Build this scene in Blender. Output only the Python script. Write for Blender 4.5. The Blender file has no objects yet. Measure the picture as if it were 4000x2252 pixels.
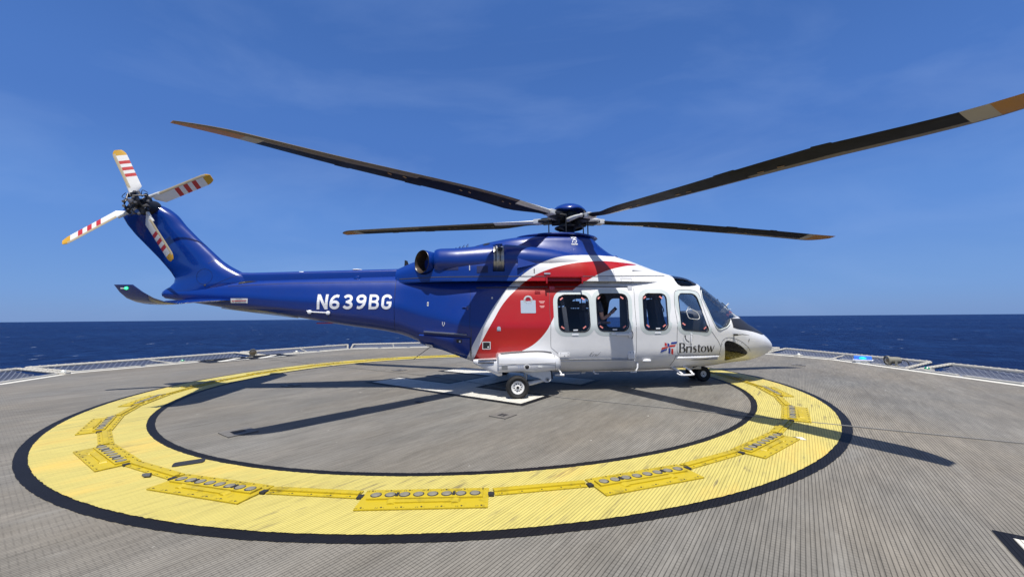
import bpy, bmesh, math, random, bisect
from mathutils import Vector, Matrix
from mathutils.bvhtree import BVHTree
random.seed(7)
R=math.radians
scene=bpy.context.scene
COL=scene.collection
# ---------------------------------------------------------------- camera, sky, sun, exposure
cam_d=bpy.data.cameras.new('camera'); cam=bpy.data.objects.new('camera',cam_d); COL.objects.link(cam); scene.camera=cam
cam_d.sensor_width=36; cam_d.lens=36*1551.74/4000; cam_d.clip_start=.05; cam_d.clip_end=60000
cam.location=(0,0,1.460)
PITCH=.0728529; ROLL=-.0080299
M=Matrix.Rotation(PITCH,4,'X')@Matrix.Rotation(math.pi/2,4,'X')@Matrix.Rotation(ROLL,4,'Z')
cam.rotation_euler=M.to_euler()
SUN_AZ,SUN_EL=-84.,69.5           # degrees, azimuth counter-clockwise from +X
sd=Vector((math.cos(R(SUN_AZ))*math.cos(R(SUN_EL)),math.sin(R(SUN_AZ))*math.cos(R(SUN_EL)),math.sin(R(SUN_EL))))
sl=bpy.data.lights.new('sun','SUN'); sl.energy=5.0; sl.angle=R(.53); sl.color=(1,.965,.91)
so=bpy.data.objects.new('sun',sl); COL.objects.link(so); so.rotation_euler=(-sd).to_track_quat('-Z','Y').to_euler(); so.location=(0,0,50)
w=bpy.data.worlds.new('World'); scene.world=w; w.use_nodes=True
wn=w.node_tree; wn.nodes.clear()
def N(t,typ,**k):
    n=t.nodes.new(typ)
    for a,b in k.items(): setattr(n,a,b)
    return n
def setup_world():
    sky=N(wn,'ShaderNodeTexSky'); sky.sky_type='NISHITA'; sky.sun_disc=False
    sky.sun_elevation=R(SUN_EL); sky.sun_rotation=R(90-SUN_AZ); sky.altitude=0; sky.air_density=1.0; sky.dust_density=.3; sky.ozone_density=3.2
    tc=N(wn,'ShaderNodeTexCoord')
    # thin wisps of cloud
    mp=N(wn,'ShaderNodeMapping'); mp.inputs['Rotation'].default_value=(0,R(-38),R(12)); mp.inputs['Scale'].default_value=(1.2,3.0,5.0)
    no=N(wn,'ShaderNodeTexNoise'); no.inputs['Scale'].default_value=1.3; no.inputs['Detail'].default_value=7; no.inputs['Roughness'].default_value=.55; no.inputs['Distortion'].default_value=.5
    mr=N(wn,'ShaderNodeMapRange'); mr.inputs['From Min'].default_value=.46; mr.inputs['From Max'].default_value=.85; mr.inputs['To Max'].default_value=.2
    mix=N(wn,'ShaderNodeMix',data_type='RGBA'); tint=N(wn,'ShaderNodeMix',data_type='RGBA',blend_type='MULTIPLY'); tint.inputs[0].default_value=1
    tint.inputs[7].default_value=(.86,.97,1.14,1)
    bg=N(wn,'ShaderNodeBackground'); bg.inputs['Strength'].default_value=.103; out=N(wn,'ShaderNodeOutputWorld')
    L=wn.links.new
    # elevation gradient of the clear maritime sky, blended with the physical sky
    sx=N(wn,'ShaderNodeSeparateXYZ'); L(tc.outputs['Generated'],sx.inputs[0])
    cr=N(wn,'ShaderNodeValToRGB'); cr.color_ramp.interpolation='EASE'; e=cr.color_ramp.elements
    e[0].position=0.0; e[0].color=(.125,.262,.60,1); e[1].position=1.0; e[1].color=(.048,.130,.40,1)
    for p,c in ((.06,(.130,.285,.66,1)),(.20,(.108,.260,.665,1)),(.38,(.068,.185,.55,1)),(.60,(.052,.150,.465,1))): q=cr.color_ramp.elements.new(p); q.color=c
    L(sx.outputs[2],cr.inputs[0]); sc=N(wn,'ShaderNodeMix',data_type='RGBA',blend_type='MULTIPLY'); sc.inputs[0].default_value=1; sc.inputs[7].default_value=(8,8,8,1); L(cr.outputs[0],sc.inputs[6])
    gm=N(wn,'ShaderNodeMix',data_type='RGBA'); gm.inputs[0].default_value=.86; L(tint.outputs[2],gm.inputs[6]); L(sc.outputs[2],gm.inputs[7])
    # whitish glow of the sky round the sun, behind and above the camera
    dp=N(wn,'ShaderNodeVectorMath',operation='DOT_PRODUCT'); L(tc.outputs['Generated'],dp.inputs[0]); dp.inputs[1].default_value=tuple(sd)
    au=N(wn,'ShaderNodeMapRange'); au.interpolation_type='SMOOTHSTEP'; au.inputs['From Min'].default_value=.62; au.inputs['From Max'].default_value=1.02; L(dp.outputs['Value'],au.inputs['Value'])
    am=N(wn,'ShaderNodeMix',data_type='RGBA'); L(au.outputs[0],am.inputs[0]); L(gm.outputs[2],am.inputs[6]); am.inputs[7].default_value=(3.4,3.4,3.3,1); gm=am
    L(tc.outputs['Generated'],mp.inputs[0]); L(mp.outputs[0],no.inputs['Vector']); L(no.outputs['Fac'],mr.inputs['Value'])
    L(sky.outputs[0],tint.inputs[6]); L(mr.outputs[0],mix.inputs[0]); L(gm.outputs[2],mix.inputs[6]); mix.inputs[7].default_value=(3.4,4.6,7.2,1)
    L(mix.outputs[2],bg.inputs[0]); L(bg.outputs[0],out.inputs[0])
setup_world()
scene.view_settings.view_transform='Standard'; scene.view_settings.look='None'; scene.view_settings.gamma=1; scene.view_settings.exposure=0.28
scene.render.resolution_x=1024; scene.render.resolution_y=576
scene.cycles.max_bounces=8; scene.cycles.transparent_max_bounces=16

# ---------------------------------------------------------------- helpers
def principled(name,col,rough=.5,metal=0,coat=0,spec=.5,noise=0,nscale=6,bump=0,bscale=40):
    m=bpy.data.materials.new(name); m.use_nodes=True; t=m.node_tree; b=t.nodes['Principled BSDF']
    b.inputs['Base Color'].default_value=(*col,1); b.inputs['Roughness'].default_value=rough; b.inputs['Metallic'].default_value=metal
    b.inputs['Coat Weight'].default_value=coat; b.inputs['Coat Roughness'].default_value=.04; b.inputs['Specular IOR Level'].default_value=spec
    if noise or bump:
        tc=N(t,'ShaderNodeTexCoord'); no=N(t,'ShaderNodeTexNoise'); no.inputs['Scale'].default_value=nscale; no.inputs['Detail'].default_value=6; no.inputs['Roughness'].default_value=.65
        t.links.new(tc.outputs['Object'],no.inputs['Vector'])
        if noise:
            mr=N(t,'ShaderNodeMapRange'); mr.inputs['To Min'].default_value=1-noise; mr.inputs['To Max'].default_value=1+noise*.6
            mx=N(t,'ShaderNodeMix',data_type='RGBA',blend_type='MULTIPLY'); mx.inputs[0].default_value=1; mx.inputs[6].default_value=(*col,1)
            t.links.new(no.outputs['Fac'],mr.inputs['Value']); t.links.new(mr.outputs[0],mx.inputs[7]); t.links.new(mx.outputs[2],b.inputs['Base Color'])
            mr2=N(t,'ShaderNodeMapRange'); mr2.inputs['To Min'].default_value=max(.02,rough*.75); mr2.inputs['To Max'].default_value=min(1,rough*1.3)
            t.links.new(no.outputs['Fac'],mr2.inputs['Value']); t.links.new(mr2.outputs[0],b.inputs['Roughness'])
        if bump:
            n2=N(t,'ShaderNodeTexNoise'); n2.inputs['Scale'].default_value=bscale; n2.inputs['Detail'].default_value=4
            t.links.new(tc.outputs['Object'],n2.inputs['Vector']); bp=N(t,'ShaderNodeBump'); bp.inputs['Strength'].default_value=bump; bp.inputs['Distance'].default_value=.01
            t.links.new(n2.outputs['Fac'],bp.inputs['Height']); t.links.new(bp.outputs[0],b.inputs['Normal'])
    return m
def link(o,parent=None):
    COL.objects.link(o)
    if parent: o.parent=parent
    return o
def finish(me,smooth=True,angle=35):
    if smooth:
        me.shade_smooth(); me.set_sharp_from_angle(angle=R(angle))
def mobj(name,verts,faces,mat,parent=None,smooth=True,angle=35,mats=None,mi=None):
    me=bpy.data.meshes.new(name); me.from_pydata([tuple(v) for v in verts],[],faces); me.validate(clean_customdata=False)
    bm=bmesh.new(); bm.from_mesh(me); bmesh.ops.recalc_face_normals(bm,faces=bm.faces[:]); bm.to_mesh(me); bm.free()
    for m in (mats or [mat]): me.materials.append(m)
    if mi and len(mi)==len(me.polygons):
        for p,i in zip(me.polygons,mi): p.material_index=i
    finish(me,smooth,angle)
    return link(bpy.data.objects.new(name,me),parent)
class MB:
    """collects simple shapes into one mesh"""
    def __init__(s): s.v=[]; s.f=[]; s.m=[]
    def add(s,v,f,m=0):
        o=len(s.v); s.v+=[tuple(q) for q in v]; s.f+=[tuple(i+o for i in q) for q in f]; s.m+=[m]*len(f)
    def box(s,c,d,m=0,rot=None,bev=0):
        x,y,z=[q/2 for q in d]
        if bev<=0:
            v=[Vector((a*x,b*y,e*z)) for a in(-1,1) for b in(-1,1) for e in(-1,1)]; f=[(0,1,3,2),(4,6,7,5),(0,4,5,1),(2,3,7,6),(0,2,6,4),(1,5,7,3)]
        else:
            bm=bmesh.new(); bmesh.ops.create_cube(bm,size=1); bmesh.ops.scale(bm,vec=(2*x,2*y,2*z),verts=bm.verts); bmesh.ops.bevel(bm,geom=bm.edges[:],offset=bev,segments=2,affect='EDGES',profile=.7)
            bm.verts.index_update(); v=[q.co.copy() for q in bm.verts]; f=[tuple(q.index for q in p.verts) for p in bm.faces]; bm.free()
        c=Vector(c)
        if rot is not None: v=[rot@q for q in v]
        s.add([c+q for q in v],f,m)
    def tube(s,pts,r,m=0,n=8,closed=False,cap=True,flat=1.0):
        pts=[Vector(p) for p in pts]; L=len(pts); rr=r if isinstance(r,(list,tuple)) else [r]*L; rings=[]; up=None
        for i,p in enumerate(pts):
            a=pts[(i-1)%L] if (closed or i>0) else p; b=pts[(i+1)%L] if (closed or i<L-1) else p
            t=(b-a).normalized()
            if up is None: up=Vector((0,0,1)) if abs(t.z)<.9 else Vector((1,0,0))
            sx=t.cross(up).normalized(); up=sx.cross(t).normalized()
            rings.append([p+sx*math.cos(2*math.pi*k/n)*rr[i]+up*math.sin(2*math.pi*k/n)*rr[i]*flat for k in range(n)])
        v=[q for rg in rings for q in rg]; f=[]
        for i in range(L if closed else L-1):
            j=(i+1)%L
            for k in range(n): f.append((i*n+k,i*n+(k+1)%n,j*n+(k+1)%n,j*n+k))
        if cap and not closed: f.append(tuple(range(n))[::-1]); f.append(tuple((L-1)*n+k for k in range(n)))
        s.add(v,f,m)
    def lathe(s,prof,org,axis='z',m=0,n=32,mm=None):
        """prof: (radius, along-axis)"""
        org=Vector(org); v=[];f=[]
        for (r,h) in prof:
            for k in range(n):
                a=2*math.pi*k/n; c,d=r*math.cos(a),r*math.sin(a)
                v.append(org+(Vector((c,d,h)) if axis=='z' else Vector((c,h,d)) if axis=='y' else Vector((h,c,d))))
        for i in range(len(prof)-1):
            for k in range(n): f.append((i*n+k,i*n+(k+1)%n,(i+1)*n+(k+1)%n,(i+1)*n+k))
        o=len(s.f); s.add(v,f,m)
        if mm:
            for i,q in enumerate(mm):
                for k in range(n): s.m[o+i*n+k]=q
    def prism(s,poly,h0,h1,axis='y',m=0):
        n=len(poly); g={'y':lambda p,h:(p[0],h,p[1]),'z':lambda p,h:(p[0],p[1],h),'x':lambda p,h:(h,p[0],p[1])}[axis]
        v=[g(p,h0) for p in poly]+[g(p,h1) for p in poly]
        f=[tuple(range(n)),tuple(range(2*n-1,n-1,-1))]+[(i,(i+1)%n,(i+1)%n+n,i+n) for i in range(n)]
        s.add(v,f,m)
    def build(s,name,mat,parent=None,smooth=True,angle=35,mats=None,loc=None,rotz=0):
        o=mobj(name,s.v,s.f,mat,parent,smooth,angle,mats,s.m if mats else None)
        if loc is not None: o.location=loc; o.rotation_euler=(0,0,rotz)
        return o
def empty(name,loc=(0,0,0),rotz=0,parent=None):
    o=bpy.data.objects.new(name,None); o.empty_display_size=.2; link(o,parent); o.location=loc; o.rotation_euler=(0,0,rotz); return o
def tag(o,label=None,cat=None,group=None,kind=None):
    if label: o['label']=label
    if cat: o['category']=cat
    if group: o['group']=group
    if kind: o['kind']=kind
    return o
def roundpoly(P,r,n=5):
    """round corners of closed polygon; r single or per-corner"""
    out=[]; L=len(P); rs=r if isinstance(r,(list,tuple)) else [r]*L
    for i in range(L):
        p=Vector(P[i]); a=Vector(P[i-1]); b=Vector(P[(i+1)%L]); rr=rs[i]
        da,db=(a-p),(b-p); la,lb=min(rr,da.length*.49),min(rr,db.length*.49); s,e=p+da.normalized()*la,p+db.normalized()*lb
        for k in range(n+1):
            t=k/n; out.append(tuple(((1-t)**2)*s+2*t*(1-t)*p+t*t*e) if n else tuple(p))
    return out
def offset_poly(P,d):
    """offset closed polygon outwards by d"""
    L=len(P); A=sum(P[i][0]*P[(i+1)%L][1]-P[(i+1)%L][0]*P[i][1] for i in range(L)); sg=1 if A>0 else -1; out=[]
    for i in range(L):
        a,b,c=Vector(P[i-1]),Vector(P[i]),Vector(P[(i+1)%L]); t=((b-a).normalized() if (b-a).length>1e-6 else Vector((0,0)))+((c-b).normalized() if (c-b).length>1e-6 else Vector((0,0)))
        t.normalize(); out.append((b.x+t.y*d*sg,b.y-t.x*d*sg))
    return out
def smoothline(P,n=6):
    """Catmull-Rom through points"""
    P=[Vector(p) for p in P]; out=[]
    for i in range(len(P)-1):
        a=P[max(i-1,0)]; b=P[i]; c=P[i+1]; d=P[min(i+2,len(P)-1)]
        for k in range(n):
            t=k/n; out.append(.5*((2*b)+(c-a)*t+(2*a-5*b+4*c-d)*t*t+(3*b-a-3*c+d)*t**3))
    out.append(P[-1]); return [tuple(q) for q in out]
# ---------------------------------------------------------------- materials of the place
CEN=(-.906,9.444)                 # centre of the landing circle
RIB=R(54)                          # direction of the extruded deck ribs
def deck_material(name,col,kind='bare'):
    """ribbed aluminium plank deck, bare or painted"""
    m=bpy.data.materials.new(name); m.use_nodes=True; t=m.node_tree; b=t.nodes['Principled BSDF']; L=t.links.new
    tc=N(t,'ShaderNodeTexCoord'); mp=N(t,'ShaderNodeMapping'); mp.inputs['Rotation'].default_value=(0,0,-RIB)
    L(tc.outputs['Object'],mp.inputs[0])          # x along the ribs, y across
    sx=N(t,'ShaderNodeSeparateXYZ'); L(mp.outputs[0],sx.inputs[0])
    def math_(op,a,bb=None,c=None):
        n=N(t,'ShaderNodeMath',operation=op)
        for i,q in enumerate((a,bb,c)):
            if q is None: continue
            if isinstance(q,(int,float)): n.inputs[i].default_value=q
            else: L(q,n.inputs[i])
        return n.outputs[0]
    def noise(scale,sc,detail=5,rough=.6):
        mm=N(t,'ShaderNodeMapping'); mm.inputs['Scale'].default_value=sc; L(mp.outputs[0],mm.inputs[0])
        n=N(t,'ShaderNodeTexNoise'); n.inputs['Scale'].default_value=scale; n.inputs['Detail'].default_value=detail; n.inputs['Roughness'].default_value=rough
        L(mm.outputs[0],n.inputs['Vector']); return n.outputs['Fac']
    y=sx.outputs[1]; x=sx.outputs[0]
    ph=math_('FRACT',math_('DIVIDE',y,.026))
    d=math_('ABSOLUTE',math_('SUBTRACT',ph,.5))       # 0 centre of rib .. .5 groove
    groove=N(t,'ShaderNodeMapRange'); groove.inputs['From Min'].default_value=.36; groove.inputs['From Max'].default_value=.43; L(d,groove.inputs['Value'])
    # serrations across the ribs
    sx2=math_('ABSOLUTE',math_('SUBTRACT',math_('FRACT',math_('DIVIDE',x,.034)),.5))
    ser=N(t,'ShaderNodeMapRange'); ser.inputs['From Min'].default_value=.34; ser.inputs['From Max'].default_value=.42; L(sx2,ser.inputs['Value'])
    rowid=math_('FLOOR',math_('DIVIDE',y,.026)); wn_=N(t,'ShaderNodeTexWhiteNoise',noise_dimensions='1D'); L(rowid,wn_.inputs['W'])
    # plank joints
    pl=math_('FRACT',math_('DIVIDE',y,.312)); plank=math_('LESS_THAN',pl,.03)
    pid=math_('FLOOR',math_('DIVIDE',y,.312)); wp=N(t,'ShaderNodeTexWhiteNoise',noise_dimensions='1D'); L(pid,wp.inputs['W'])
    n1=noise(.55,(.35,1,1),6,.62); n2=noise(9,(.25,2.2,1),5,.7); n3=noise(2.2,(.5,1.6,1),6,.65); n4=noise(30,(.35,1,1),3,.6)
    def mr(v,a,b_,c,d_):
        q=N(t,'ShaderNodeMapRange'); q.inputs['From Min'].default_value=a; q.inputs['From Max'].default_value=b_; q.inputs['To Min'].default_value=c; q.inputs['To Max'].default_value=d_; L(v,q.inputs['Value']); return q.outputs[0]
    if kind=='bare':
        k=math_('MULTIPLY',mr(n1,.3,.7,.80,1.16),mr(n3,.3,.7,.84,1.14)); k=math_('MULTIPLY',k,mr(n2,.3,.72,.82,1.16)); k=math_('MULTIPLY',k,mr(wp.outputs['Value'],0,1,.965,1.03))
        k=math_('MULTIPLY',k,mr(n4,.3,.7,.93,1.06)); gd=.46; sd_=.82
    elif kind=='yellow':
        k=math_('MULTIPLY',mr(n1,.3,.7,.93,1.03),mr(n2,.30,.55,.84,1.02)); gd=.60; sd_=.95
    else:
        k=math_('MULTIPLY',mr(n1,.3,.7,.8,1.2),mr(n2,.3,.7,.8,1.3)); gd=.5; sd_=.9
    k=math_('MULTIPLY',k,mr(groove.outputs[0],0,1,1,gd))
    k=math_('MULTIPLY',k,mr(math_('MULTIPLY',ser.outputs[0],mr(wn_.outputs['Value'],.35,.6,.25,1)),0,1,1,sd_))
    k=math_('MULTIPLY',k,mr(plank,0,1,1,.86))
    cm=N(t,'ShaderNodeMix',data_type='RGBA',blend_type='MULTIPLY'); cm.inputs[0].default_value=1; cm.inputs[6].default_value=(*col,1); L(k,cm.inputs[7])
    res=cm.outputs[2]
    if kind=='bare':   # brownish and blue-grey drift of the aluminium
        hm=N(t,'ShaderNodeMix',data_type='RGBA',blend_type='MULTIPLY'); hm.inputs[0].default_value=1; L(res,hm.inputs[6])
        cr=N(t,'ShaderNodeValToRGB'); cr.color_ramp.elements[0].color=(.95,.98,1.02,1); cr.color_ramp.elements[1].color=(1.04,1.0,.94,1); cr.color_ramp.elements[0].position=.35; cr.color_ramp.elements[1].position=.65
        L(noise(.35,(.6,1,1),4,.6),cr.inputs[0]); L(cr.outputs[0],hm.inputs[7]); res=hm.outputs[2]
    if kind=='bare':
        wm_=N(t,'ShaderNodeMix',data_type='RGBA'); L(mr(noise(1.1,(.45,1.5,1),8,.74),.57,.72,0,.42),wm_.inputs[0]); L(res,wm_.inputs[6]); wm_.inputs[7].default_value=(.30,.29,.26,1)
        dk=N(t,'ShaderNodeMix',data_type='RGBA'); L(mr(noise(1.7,(.30,1.9,1),8,.75),.60,.78,0,.45),dk.inputs[0]); L(wm_.outputs[2],dk.inputs[6]); dk.inputs[7].default_value=(.10,.088,.072,1)
        ch=N(t,'ShaderNodeMix',data_type='RGBA'); L(mr(noise(14,(.6,1,1),2,.5),.765,.79,0,.9),ch.inputs[0]); L(dk.outputs[2],ch.inputs[6]); ch.inputs[7].default_value=(.6,.58,.54,1); res=ch.outputs[2]
    if kind=='yellow': # scuffs and rust streaks lying along the ribs
        sm=N(t,'ShaderNodeMix',data_type='RGBA'); L(math_('MULTIPLY',mr(noise(2.6,(.5,5.5,1),7,.72),.535,.64,0,1),mr(noise(1.4,(1,1,1),3,.6),.47,.58,0,.9)),sm.inputs[0]); L(res,sm.inputs[6]); sm.inputs[7].default_value=(.17,.14,.075,1); res=sm.outputs[2]
        s2=N(t,'ShaderNodeMix',data_type='RGBA'); L(mr(noise(.9,(.35,1.4,1),5,.65),.52,.70,0,.5),s2.inputs[0]); L(res,s2.inputs[6]); s2.inputs[7].default_value=(.72,.45,.09,1); res=s2.outputs[2]
    if kind=='dark':
        sm=N(t,'ShaderNodeMix',data_type='RGBA'); L(mr(noise(5,(.3,2.4,1),6,.7),.66,.76,0,.7),sm.inputs[0]); L(res,sm.inputs[6]); sm.inputs[7].default_value=(.2,.2,.21,1); res=sm.outputs[2]
    if kind=='white':
        sm=N(t,'ShaderNodeMix',data_type='RGBA'); L(mr(noise(3,(.5,2.,1),7,.7),.6,.74,0,.8),sm.inputs[0]); L(res,sm.inputs[6]); sm.inputs[7].default_value=(.2,.2,.19,1); res=sm.outputs[2]
    L(res,b.inputs['Base Color']); b.inputs['Roughness'].default_value=.62 if kind=='bare' else .55
    b.inputs['Specular IOR Level'].default_value=.12
    bp=N(t,'ShaderNodeBump'); bp.inputs['Strength'].default_value=.55; bp.inputs['Distance'].default_value=.004; L(math_('SUBTRACT',1.,groove.outputs[0]),bp.inputs['Height']); L(bp.outputs[0],b.inputs['Normal'])
    return m
M_deck=deck_material('ribbed_aluminium',(.203,.189,.164),'bare')
M_yel=deck_material('pale_yellow_deck_paint',(.53,.45,.135),'yellow')
M_blk=deck_material('black_deck_paint',(.010,.010,.012),'dark')
M_wht=deck_material('white_deck_paint',(.56,.54,.48),'white')
M_edge=principled('cream_edge_paint',(.62,.60,.53),.6,noise=.2,nscale=5)
M_kerb=principled('grey_kerb_metal',(.47,.45,.40),.55,noise=.25,nscale=8)
M_plate=principled('yellow_panel_paint',(.45,.335,.009),.5,noise=.0,nscale=9,bump=.3,bscale=60)
def grime(m,dirt=(.10,.08,.02)):
    t=m.node_tree; b=t.nodes['Principled BSDF']; L=t.links.new; g=N(t,'ShaderNodeNewGeometry'); mp=N(t,'ShaderNodeMapping'); mp.inputs['Rotation'].default_value=(0,0,-RIB); L(g.outputs['Position'],mp.inputs[0])
    n=N(t,'ShaderNodeTexNoise'); n.inputs['Scale'].default_value=9; n.inputs['Detail'].default_value=8; n.inputs['Roughness'].default_value=.75; L(mp.outputs[0],n.inputs['Vector'])
    n2=N(t,'ShaderNodeTexNoise'); n2.inputs['Scale'].default_value=1.3; n2.inputs['Detail'].default_value=3; L(mp.outputs[0],n2.inputs['Vector'])
    ad=N(t,'ShaderNodeMath',operation='MULTIPLY_ADD'); L(n2.outputs['Fac'],ad.inputs[0]); ad.inputs[1].default_value=.45; L(n.outputs['Fac'],ad.inputs[2])
    r=N(t,'ShaderNodeMapRange'); r.inputs['From Min'].default_value=.74; r.inputs['From Max'].default_value=.98; r.inputs['To Max'].default_value=.8; L(ad.outputs[0],r.inputs['Value'])
    mx=N(t,'ShaderNodeMix',data_type='RGBA'); L(r.outputs[0],mx.inputs[0]); mx.inputs[6].default_value=b.inputs['Base Color'].default_value[:]; mx.inputs[7].default_value=(*dirt,1); L(mx.outputs[2],b.inputs['Base Color'])
grime(M_plate)
M_lens=principled('clear_lens',(.21,.195,.15),.5,spec=.3,noise=.35,nscale=30)
M_rub=principled('black_rubber',(.02,.02,.022),.6)
M_frame=principled('rope_wrapped_frame',(.44,.42,.37),.7,noise=.25,nscale=25,bump=.6,bscale=60)
M_net=principled('net_strand',(.20,.22,.27),.6)
M_green=principled('green_lamp_glass',(.02,.25,.12),.2)

def sea():
    m=bpy.data.materials.new('deep_sea'); m.use_nodes=True; t=m.node_tree; b=t.nodes['Principled BSDF']; L=t.links.new
    tc=N(t,'ShaderNodeTexCoord')
    def noise(scale,sc,detail=6,rough=.6,rot=0):
        mm=N(t,'ShaderNodeMapping'); mm.inputs['Scale'].default_value=sc; mm.inputs['Rotation'].default_value=(0,0,rot); L(tc.outputs['Object'],mm.inputs[0])
        n=N(t,'ShaderNodeTexNoise'); n.inputs['Scale'].default_value=scale; n.inputs['Detail'].default_value=detail; n.inputs['Roughness'].default_value=rough; L(mm.outputs[0],n.inputs['Vector']); return n.outputs['Fac']
    a=noise(.05,(.8,.45,1),12,.66,.25); c=noise(.30,(1,.5,1),8,.7,-.2)
    ad=N(t,'ShaderNodeMath',operation='MULTIPLY_ADD'); L(a,ad.inputs[0]); ad.inputs[1].default_value=4.; L(c,ad.inputs[2])
    bp=N(t,'ShaderNodeBump'); bp.inputs['Strength'].default_value=1; bp.inputs['Distance'].default_value=2.0; L(ad.outputs[0],bp.inputs['Height']); L(bp.outputs[0],b.inputs['Normal'])
    cr=N(t,'ShaderNodeValToRGB'); e=cr.color_ramp.elements; e[0].position=.40; e[0].color=(.0006,.0045,.040,1); e[1].position=.62; e[1].color=(.008,.032,.120,1)
    q=cr.color_ramp.elements.new(.50); q.color=(.0018,.012,.064,1)
    lo=noise(.0045,(.7,.5,1),5,.6); mm_=N(t,'ShaderNodeMath',operation='MULTIPLY_ADD'); L(lo,mm_.inputs[0]); mm_.inputs[1].default_value=.22
    f2=N(t,'ShaderNodeMath',operation='ADD'); f2.inputs[1].default_value=-.11; L(noise(.085,(1.3,.42,1),11,.80,.12),f2.inputs[0]); L(f2.outputs[0],mm_.inputs[2]); L(mm_.outputs[0],cr.inputs[0])
    wc=N(t,'ShaderNodeMapRange'); wc.inputs['From Min'].default_value=.700; wc.inputs['From Max'].default_value=.715; L(noise(.075,(1.2,.30,1),3,.6,.1),wc.inputs['Value'])
    wm=N(t,'ShaderNodeMath',operation='MULTIPLY'); L(wc.outputs[0],wm.inputs[0])
    wg=N(t,'ShaderNodeMapRange'); wg.inputs['From Min'].default_value=.40; wg.inputs['From Max'].default_value=.55; L(noise(.5,(1,.5,1),3,.6),wg.inputs['Value']); L(wg.outputs[0],wm.inputs[1])
    mx=N(t,'ShaderNodeMix',data_type='RGBA'); L(wm.outputs[0],mx.inputs[0]); L(cr.outputs[0],mx.inputs[6]); mx.inputs[7].default_value=(.42,.50,.60,1)
    L(mx.outputs[2],b.inputs['Base Color']); b.inputs['Roughness'].default_value=.40; b.inputs['IOR'].default_value=1.2; b.inputs['Specular IOR Level'].default_value=.16
    n=96; rad=[30,80,160,320,700,1500,4000,12000,26000]; v=[(0,0,0)]; f=[]
    for r in rad:
        for k in range(n): v.append((r*math.cos(2*math.pi*k/n),r*math.sin(2*math.pi*k/n),0))
    for k in range(n): f.append((0,1+k,1+(k+1)%n))
    for i in range(len(rad)-1):
        for k in range(n): f.append((1+i*n+k,1+(i+1)*n+k,1+(i+1)*n+(k+1)%n,1+i*n+(k+1)%n))
    o=mobj('sea',v,f,m,smooth=False); o.location=(0,0,-24); tag(o,'deep blue sea with small whitecaps reaching the horizon','sea',kind='structure')
sea()
# ---------------------------------------------------------------- helideck
DECK=[(-12.05,-9),(-12.08,9.4),(-12.5,11.35),(-11.0,14.25),(-9.6,16.75),(-7.9,19.5),(-3.9,20.4),(4.2,19.9),(8.7,17.4),(9.65,15.6),(10.6,13.1),(10.5,10.7),(10.42,8.2),(10.4,-9)]
DECK=[p for p in DECK][::-1]     # ccw
RW=[random.uniform(-1,1) for _ in range(1200)]
def rag(x,y):
    yy=-x*math.sin(RIB)+y*math.cos(RIB); r=yy/.026; return .55*RW[int(r)%1200]+.45*math.sin(2*math.pi*r)*.0+.3*RW[int(r*3.7+ (x*math.cos(RIB)+y*math.sin(RIB))*9)%1200]
def ring_mesh(name,r0,r1,z,mat,label,n=2600,h=.0):
    v=[];f=[]
    for k in range(n):
        a=2*math.pi*k/n; c,d=math.cos(a),math.sin(a)
        q0=r0+.006*rag(CEN[0]+r0*c,CEN[1]+r0*d); q1=r1+.006*rag(CEN[0]+r1*c,CEN[1]+r1*d)
        v+=[(CEN[0]+q0*c,CEN[1]+q0*d,z),(CEN[0]+q1*c,CEN[1]+q1*d,z)]
    for k in range(n): j=(k+1)%n; f.append((2*k,2*k+1,2*j+1,2*j))
    o=mobj(name,v,f,mat,smooth=False); return tag(o,label,'deck marking',kind='structure')
mb=MB(); mb.prism(DECK,-.35,0,'z'); o=mb.build('deck',M_deck,smooth=False); tag(o,'ribbed grey aluminium helideck','deck',kind='structure')
mb=MB(); mb.prism([(CEN[0]+(p[0]-CEN[0])*.93,CEN[1]+(p[1]-CEN[1])*.93) for p in DECK],-2.2,-.352,'z'); o=mb.build('deck_substructure',M_kerb,smooth=False); tag(o,'grey steel substructure under the helideck','deck',kind='structure')
ring_mesh('circle_outer_border',6.60,6.748,.004,M_blk,'outer black border of the yellow landing circle')
ring_mesh('landing_circle',5.66,6.645,.0075,M_yel,'pale yellow touchdown circle painted on the ribbed deck')
ring_mesh('circle_inner_border',5.568,5.70,.004,M_blk,'inner black border of the yellow landing circle')
def flat_poly(name,poly,z,mat,label):
    o=mobj(name,[(p[0],p[1],z) for p in poly],[tuple(range(len(poly)))],mat,smooth=False); return tag(o,label,'deck marking',kind='structure')
# big H under the helicopter
U=Vector((-.811,.585)); V=Vector((.585,.811)); A0=Vector((.13,6.84))
def hp(u,v): return tuple(A0+U*u+V*v)
LW=.78; HL=4.15; HW=3.05; CB=(HL-.75)/2
def Hpoly(e): return [hp(-e,-e),hp(HL+e,-e),hp(HL+e,LW+e),hp(HL-CB+e,LW+e),hp(HL-CB+e,HW-LW-e),hp(HL+e,HW-LW-e),hp(HL+e,HW+e),hp(-e,HW+e),hp(-e,HW-LW-e),hp(CB-e,HW-LW-e),hp(CB-e,LW+e),hp(-e,LW+e)]
flat_poly('landing_letter_border',Hpoly(.11),.005,M_blk,'black outline round the white H under the helicopter')
flat_poly('landing_letter',Hpoly(0),.009,M_wht,'large white letter H painted at the circle centre')
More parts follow.
